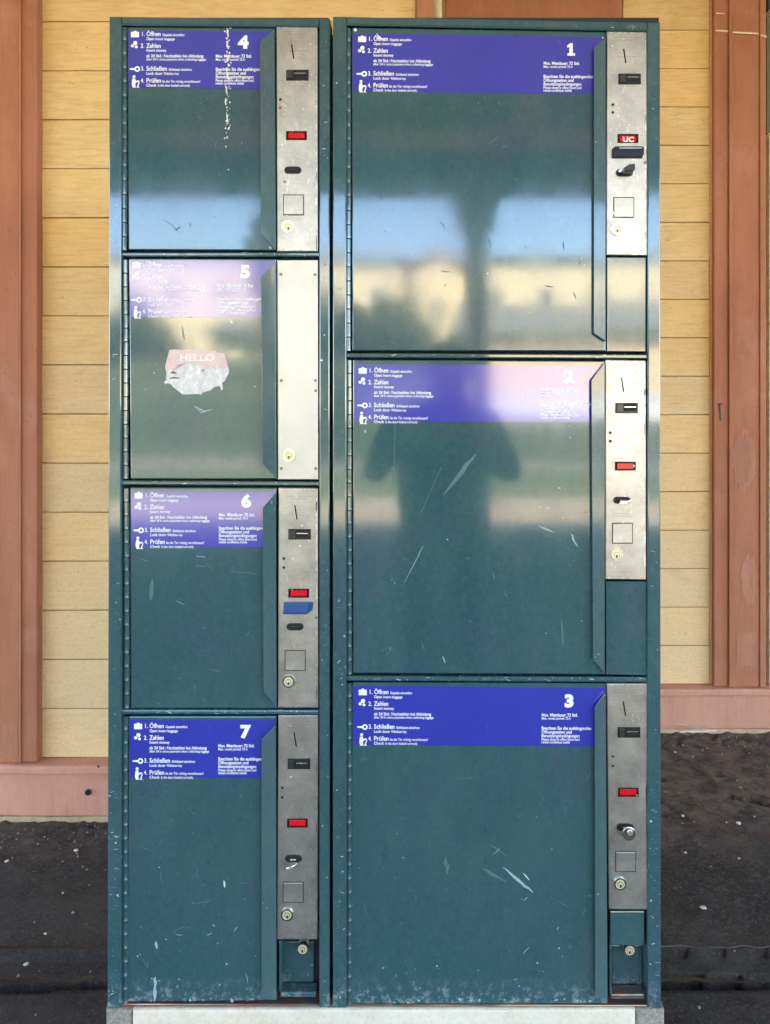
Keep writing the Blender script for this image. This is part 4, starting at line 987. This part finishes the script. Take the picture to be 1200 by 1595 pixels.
ob = mesh_obj('stick', bm, 'straw'); ob.location = gp(1060, 1152) + Vector((0, 0, 0.030)); tag(ob, 'thin white stick lying by the right plinth', 'stick')
for i, (a, b, l, rz, lab) in enumerate([(1029, 1139, .17, -.35, 'bent straw stalk beside the right plinth foot'), (1033, 1150, .10, -.5, 'short straw stalk against the right locker')]):
    bm = bmesh.new(); add_tube(bm, (0, 0, 0), (l * .5, 0, .012), .0012, n=6); add_tube(bm, (l * .5, 0, .012), (l, .01, .002), .0011, .0006, 6)
    ob = mesh_obj('straw', bm, 'straw'); ob.location = gp(a, b) + Vector((0, 0, .026)); ob.rotation_euler = (0, 0, rz); tag(ob, lab, 'straw', 'stalks by the right plinth')
bm = bmesh.new()
for _ in range(900):
    side = rs.random() < .5
    x = rs.uniform(-1.6, -.55) if side else rs.uniform(.55, 1.9); ymax = 1.0 if side else 1.65
    y = ymax - abs(rs.gauss(0, .10)) if rs.random() < .6 else rs.uniform(.2, ymax)
    r = .0012 + rs.random() ** 3 * .0045
    vs = [bm.verts.new((x + r * rs.uniform(.6, 1.2) * cx, y + r * rs.uniform(.6, 1.2) * cy, .001 + (r if cz else 0))) for cx, cy, cz in ((1, 0, 0), (-.5, .87, 0), (-.5, -.87, 0), (0, 0, 1))]
    for f in ((0, 1, 3), (1, 2, 3), (2, 0, 3)): bm.faces.new([vs[k] for k in f])
tag(mesh_obj('grit', bm, 'concrete'), 'loose grit scattered over the asphalt', kind='stuff')

# tarred joints and cracks in the asphalt
def gseam(pts, w, mat, name, z=0.004, jit=0.006):
    bm = bmesh.new(); L = []
    P_ = []
    for (ax, ay), (bx_, by_) in zip(pts, pts[1:]):
        n_ = max(2, int(math.hypot(bx_ - ax, by_ - ay) / 0.018))
        P_ += [(ax + (bx_ - ax) * i / n_, ay + (by_ - ay) * i / n_) for i in range(n_)]
    P_.append(pts[-1])
    for i, (x, y) in enumerate(P_):
        q0, q1 = P_[max(0, i - 1)], P_[min(len(P_) - 1, i + 1)]; dx, dy = q1[0] - q0[0], q1[1] - q0[1]; l = math.hypot(dx, dy) or 1
        ox = jit * noise.noise((x * 22, y * 22, 3)) * 2; ww = w * max(.12, .5 + 1.1 * noise.noise((x * 15, y * 15, 8)))
        L.append((bm.verts.new((x - dy / l * (ox + ww), y + dx / l * (ox + ww), z)), bm.verts.new((x - dy / l * (ox - ww), y + dx / l * (ox - ww), z))))
    for u_, v_ in zip(L, L[1:]): bm.faces.new((u_[0], v_[0], v_[1], u_[1]))
    tag(mesh_obj(name, bm, mat), 'thin seam line in the asphalt', kind='stuff')
def gxy(px, py): q = gp(px, py); return (q.x, q.y)
for x0, x1 in ((-1.9, -.52), (.5, 2.1)):
    gseam([(x0, .356), (x1, .356)], .008, 'black', 'tar_joint', -.010)
    gseam([(x0, .446), (x1, .446)], .0035, 'grit_pale' if x0 > 0 else 'black', 'tar_joint', .003)
gseam([gxy(*p) for p in ((1030, 1158), (1062, 1182), (1098, 1203), (1108, 1216), (1113, 1230))], .009, 'black', 'asphalt_crack', .0045, .010)
gseam([gxy(*p) for p in ((1070, 1235), (1100, 1262), (1150, 1290), (1205, 1322))], .005, 'black', 'asphalt_crack', .0045, .014)
gseam([gxy(*p) for p in ((1180, 1164), (1206, 1190))], .006, 'black', 'asphalt_crack', .0045)
gseam([gxy(*p) for p in ((-4, 1392), (60, 1400), (110, 1388), (168, 1396))], .0025, 'black', 'asphalt_crack', .0045, .012)

# ------------------------------------------------------------------ across the road: what the doors mirror
def house(name, loc, w, dep, zw, zr, wall, roof, label, cols, rows, gable=False):
    t_ = thing(name, loc, label, 'house', 'houses across the road')
    bm = bmesh.new(); add_box(bm, -w / 2, w / 2, -dep, 0, 0, zw) if not gable else add_prism(bm, [(-w / 2, 0), (w / 2, 0), (w / 2, zw - .3), (0, zr - .1), (-w / 2, zw - .3)], -dep, 0); mesh_obj('wall', bm, wall, t_)
    bm = bmesh.new()
    if gable:
        for sg in (-1, 1): add_prism(bm, [(0, zr), (0, zr + .25), (sg * (w / 2 + .5), zw - .1), (sg * (w / 2 + .5), zw - .4)], -dep - .3, 0.35)
    else:
        pts = [(-w / 2 - .4, .5, zw), (w / 2 + .4, .5, zw), (w / 2 + .4, -dep - .5, zw), (-w / 2 - .4, -dep - .5, zw), (-w / 2 + .2, -dep / 2, zr), (w / 2 - .2, -dep / 2, zr)]
        V = [bm.verts.new(p) for p in pts]
        for f in ((0, 1, 5, 4), (1, 2, 5), (2, 3, 4, 5), (3, 0, 4), (3, 2, 1, 0)): bm.faces.new([V[k] for k in f])
    rf_ = mesh_obj('roof', bm, roof, t_)
    bm = bmesh.new(); add_box(bm, w * .2, w * .2 + .6, -dep * .6, -dep * .6 + .6, zr - 1.2, zr + .6); mesh_obj('chimney', bm, wall, rf_)
    for r_ in range(rows):
        for c_ in range(cols):
            x = -w / 2 + w * (c_ + .5) / cols; z = 0.9 + r_ * (zw - .4) / rows
            bm = bmesh.new(); add_box(bm, x - .5, x + .5, -.02, .03, z, z + 1.3); wn = mesh_obj('window', bm, 'white_paint', t_)
            bm = bmesh.new(); add_box(bm, x - .42, x + .42, .032, .05, z + .08, z + 1.22); mesh_obj('pane', bm, 'glass', wn)
    return t_
G = -0.13
house('apartment_house', (-9.6, -42, G), 17, 10, 10.6, 11.4, 'beige_wall', 'roof_red', 'broad beige apartment house with red roof behind the bungalow', 6, 3)
house('apartment_house', (10.2, -43, G), 15, 10, 10.9, 11.6, 'beige_wall', 'roof_red', 'taller beige apartment house with low red roof on the right', 5, 3)
house('gabled_house', (0.9, -45, G), 5.5, 9, 10.4, 11.5, 'beige_wall', 'roof_red', 'narrow gabled beige house between the apartment houses', 3, 3, True)
house('bungalow', (6.8, -26, G), 11, 7, 4.5, 6.1, 'orange_wall', 'roof_grey', 'low orange bungalow with grey roof across the road', 3, 1)
house('garden_house', (-6.4, -26.0, G), 1.9, 3, 4.3, 5.0, 'beige_wall', 'roof_grey', 'small tan garden house between the trees across the road', 1, 1)
bm = bmesh.new(); add_box(bm, 1.6, 13, -22.3, -22.1, G, 1.85, 0, .01); add_box(bm, 1.55, 13.05, -22.36, -22.04, 1.852, 1.96, 0, .01)
tag(mesh_obj('garden_wall', bm, 'white_paint'), 'low white garden wall along the far side of the road', 'wall')
bm = bmesh.new(); add_box(bm, 1.4, 13, -21.9, -21.2, G, 1.12, 0, .05)
bmesh.ops.subdivide_edges(bm, edges=bm.edges[:], cuts=14)
for v_ in bm.verts: v_.co += Vector([0.10 * noise.noise(v_.co * 2.3 + Vector((k * 9, 0, 0))) for k in range(3)])
tag(mesh_obj('clipped_hedge', bm, 'leaves'), 'clipped olive hedge before the white garden wall', 'hedge')
bm = bmesh.new(); add_box(bm, -15, 0.2, -23.4, -22.6, G, 2.9, 0, .05)
bmesh.ops.subdivide_edges(bm, edges=bm.edges[:], cuts=16)
for v_ in bm.verts: v_.co += Vector([0.22 * noise.noise(v_.co * 1.7 + Vector((k * 9, 0, 0))) for k in range(3)])
tag(mesh_obj('tall_hedge', bm, 'leaves'), 'tall hedge along the road before the row of trees', 'hedge')
def tree(name, x, y, h, r, n, label, trunk=True, grp='trees across the road', cat='tree'):
    t_ = thing(name, (x, y, G), label, cat, grp); g = random.Random(int(x * 31 + y * 7))
    if trunk:
        bm = bmesh.new(); add_tube(bm, (0, 0, 0), (.1, 0, h * .55), .16, .09, 9)
        for k in range(6): a = k * 1.05; add_tube(bm, (.08, 0, h * (.38 + .03 * k)), (math.cos(a) * r * .6, math.sin(a) * r * .6, h * (.6 + .05 * k)), .06, .02, 6)
        mesh_obj('trunk', bm, 'bark', t_)
    bm = bmesh.new(); cl = [(g.gauss(0, .42) * r, g.gauss(0, .42) * r, h * (.66 if trunk else .5) + g.gauss(0, .42) * (h * .3 if trunk else h * .4), r * g.uniform(.25, .5)) for _ in range(26)]
    for _ in range(n):
        c_ = g.choice(cl); p_ = Vector((g.gauss(0, 1), g.gauss(0, 1), g.gauss(0, 1))).normalized() * c_[3] * g.random() ** .4 + Vector(c_[:3])
        if p_.z < .05: p_.z = .05 + g.random() * .2
        a_ = Vector((g.gauss(0, 1), g.gauss(0, 1), g.gauss(0, 1))).normalized(); b_ = a_.orthogonal().normalized(); s_ = g.uniform(.07, .16)
        bm.faces.new([bm.verts.new(p_ + q_) for q_ in (a_ * s_, b_ * s_ * .6, -a_ * s_, -b_ * s_ * .6)])
    mesh_obj('crown', bm, 'leaves', t_)
for x_, y_, h_, lab_ in ((-1.0, -25.5, 5.6, 'leafy tree beside the orange bungalow'), (-3.9, -26.2, 5.9, 'tallest leafy tree right of the garden house'), (-10.4, -25.8, 5.7, 'leafy tree left of the garden house'), (-13.6, -26.6, 6.2, 'leafy tree at the far left of the tree row')):
    tree('leafy_tree', x_, y_, h_, 2.0, 9000, lab_)
tree('leafy_tree', -4.0, -18.6, 9.0, 0.62, 5000, 'slender tall leafy tree alone on the road verge')
tree('leafy_tree', -15.5, -15.5, 7.0, 2.2, 4500, 'large leafy tree on the far left of the lawn')
tree('leafy_tree', 14.5, -15, 6.0, 2.2, 4500, 'large leafy tree on the far right of the lawn')
tree('round_bush', 6.2, -13.8, .7, .7, 1500, 'round green bush on the lawn right of the photographer', False, None, 'bush')

# ------------------------------------------------------------------ the photographer, standing behind the camera and mirrored in door 2
pr = thing('person', (0.07, -1.78, 0), 'person in dark jacket and jeans holding up a phone', 'person')
def skin_mesh(name, verts, edges, radii, root, mat, parent, lev=2):
    me = bpy.data.meshes.new(name); me.from_pydata(verts, edges, [])
    ob = bpy.data.objects.new(name, me); COL.objects.link(ob)
    ob.modifiers.new('s', 'SKIN'); sv = me.skin_vertices[0].data
    for i, r_ in enumerate(radii): sv[i].radius = r_ if isinstance(r_, tuple) else (r_, r_)
    for i in range(len(verts)): sv[i].use_root = (i == root)
    sb = ob.modifiers.new('u', 'SUBSURF'); sb.levels = lev; sb.render_levels = lev
    dg = bpy.context.evaluated_depsgraph_get(); dg.update()
    m2 = bpy.data.meshes.new_from_object(ob.evaluated_get(dg)); bpy.data.objects.remove(ob)
    m2.name = name; m2.materials.clear(); m2.materials.append(M[mat])
    for p_ in m2.polygons: p_.use_smooth = True
    return link(bpy.data.objects.new(name, m2), parent)
# +y faces the lockers.  shoulders, elbows and hands as in the mirrored outline
V = [(0, 0, .82), (0, .01, .96), (0, 0, 1.11), (0, 0, 1.22), (.01, .02, 1.30), (.025, .05, 1.365), (.03, .055, 1.435), (.03, .06, 1.50),
     (-.19, -.01, 1.215), (-.29, .06, 1.00), (-.12, .33, 1.19), (.19, -.01, 1.215), (.29, .06, 1.00), (.03, .33, 1.19),
     (-.095, 0, .76), (-.11, .02, .43), (-.12, -.02, .09), (-.13, .10, .035), (.095, 0, .76), (.12, .02, .43), (.13, -.02, .09), (.14, .10, .035)]
E = [(0, 1), (1, 2), (2, 3), (3, 4), (4, 5), (5, 6), (6, 7), (3, 8), (8, 9), (9, 10), (3, 11), (11, 12), (12, 13), (0, 14), (14, 15), (15, 16), (16, 17), (0, 18), (18, 19), (19, 20), (20, 21)]
RD = [(.20, .13), (.20, .13), (.21, .13), (.19, .12), (.055, .055), (.06, .07), (.082, .098), (.06, .07), (.075, .075), (.05, .05), (.032, .032), (.075, .075), (.05, .05), (.032, .032),
      (.09, .09), (.062, .062), (.045, .045), (.035, .03), (.09, .09), (.062, .062), (.045, .045), (.035, .03)]
body = skin_mesh('body', V, E, RD, 0, 'jacket', pr)
body.data.materials.append(M['jeans']); body.data.materials.append(M['skin'])
for p_ in body.data.polygons:
    z_ = p_.center.z
    p_.material_index = 2 if z_ > 1.31 else (1 if z_ < .82 and abs(p_.center.x) < .22 else 0)
bm = bmesh.new(); bmesh.ops.create_uvsphere(bm, u_segments=20, v_segments=12, radius=.106)
bmesh.ops.delete(bm, geom=[v_ for v_ in bm.verts if (v_.co.y > .03 and v_.co.z < .045) or v_.co.z < -.075], context='VERTS')
for v_ in bm.verts: v_.co = Vector((v_.co.x * .94, v_.co.y * 1.06 + .04, v_.co.z * 1.02 + 1.465)); v_.co.x += .03 * (1)
mesh_obj('hair', bm, 'hair', pr, smooth=True)
bm = bmesh.new()
for s_ in (-1, 1):
    for k in range(3): add_tube(bm, (s_ * .083, .03 + .008 * k, 1.64 - .012 * k + .012), (s_ * .094, .028 + .008 * k, 1.63 - .012 * k + .012), .012, .009, 8)
add_tube(bm, (0, .128, 1.645), (0, .147, 1.612), .008, .014, 8)
o_ = mesh_obj('face_features', bm, 'skin', pr, smooth=True); o_.location = (.03, .02, -.19)
bm = bmesh.new()
for s_ in (-1, 1): add_cyl(bm, (s_ * .031, 1.645), .010, .118, .126, 10)
add_box(bm, -.022, .022, .120, .1265, 1.578, 1.586)
o_ = mesh_obj('eyes_and_mouth', bm, 'hair', pr); o_.location = (.03, .02, -.19)
# hands round the phone: palm, four bent fingers, thumb
for s_ in (-1, 1):
    pv = [(s_ * .075, .33, 1.19), (s_ * .066, .365, 1.20), (s_ * .058, .385, 1.205)]
    hv, he, hr = list(pv), [(0, 1), (1, 2)], [(.028, .022), (.034, .017), (.03, .014)]
    for f in range(4):
        z_ = 1.232 - f * .021; i0 = len(hv)
        hv += [(s_ * .054, .392, z_), (s_ * .047, .408, z_ + .002), (s_ * (.034 - .004 * (f == 3)), .414, z_ + .003)]
        he += [(2, i0), (i0, i0 + 1), (i0 + 1, i0 + 2)]; hr += [.0095, .0088, .0078]
    i0 = len(hv); hv += [(s_ * .052, .362, 1.222), (s_ * .040, .366, 1.245)]; he += [(1, i0), (i0, i0 + 1)]; hr += [.0115, .009]
    hd = skin_mesh('hand', hv, he, hr, 0, 'skin', pr); hd.location.x = -0.07 + 0.025
ph = thing('phone', (0.025, -1.386, 1.19), 'black phone held up in both hands', 'phone')
bm = bmesh.new(); add_box(bm, -.036, .036, .004, .012, -.075, .075, 0, .003); mesh_obj('phone_case', bm, 'black', ph)
bm = bmesh.new(); add_box(bm, -.033, .033, .0125, .0128, -.072, .072); mesh_obj('screen', bm, 'glass', ph)
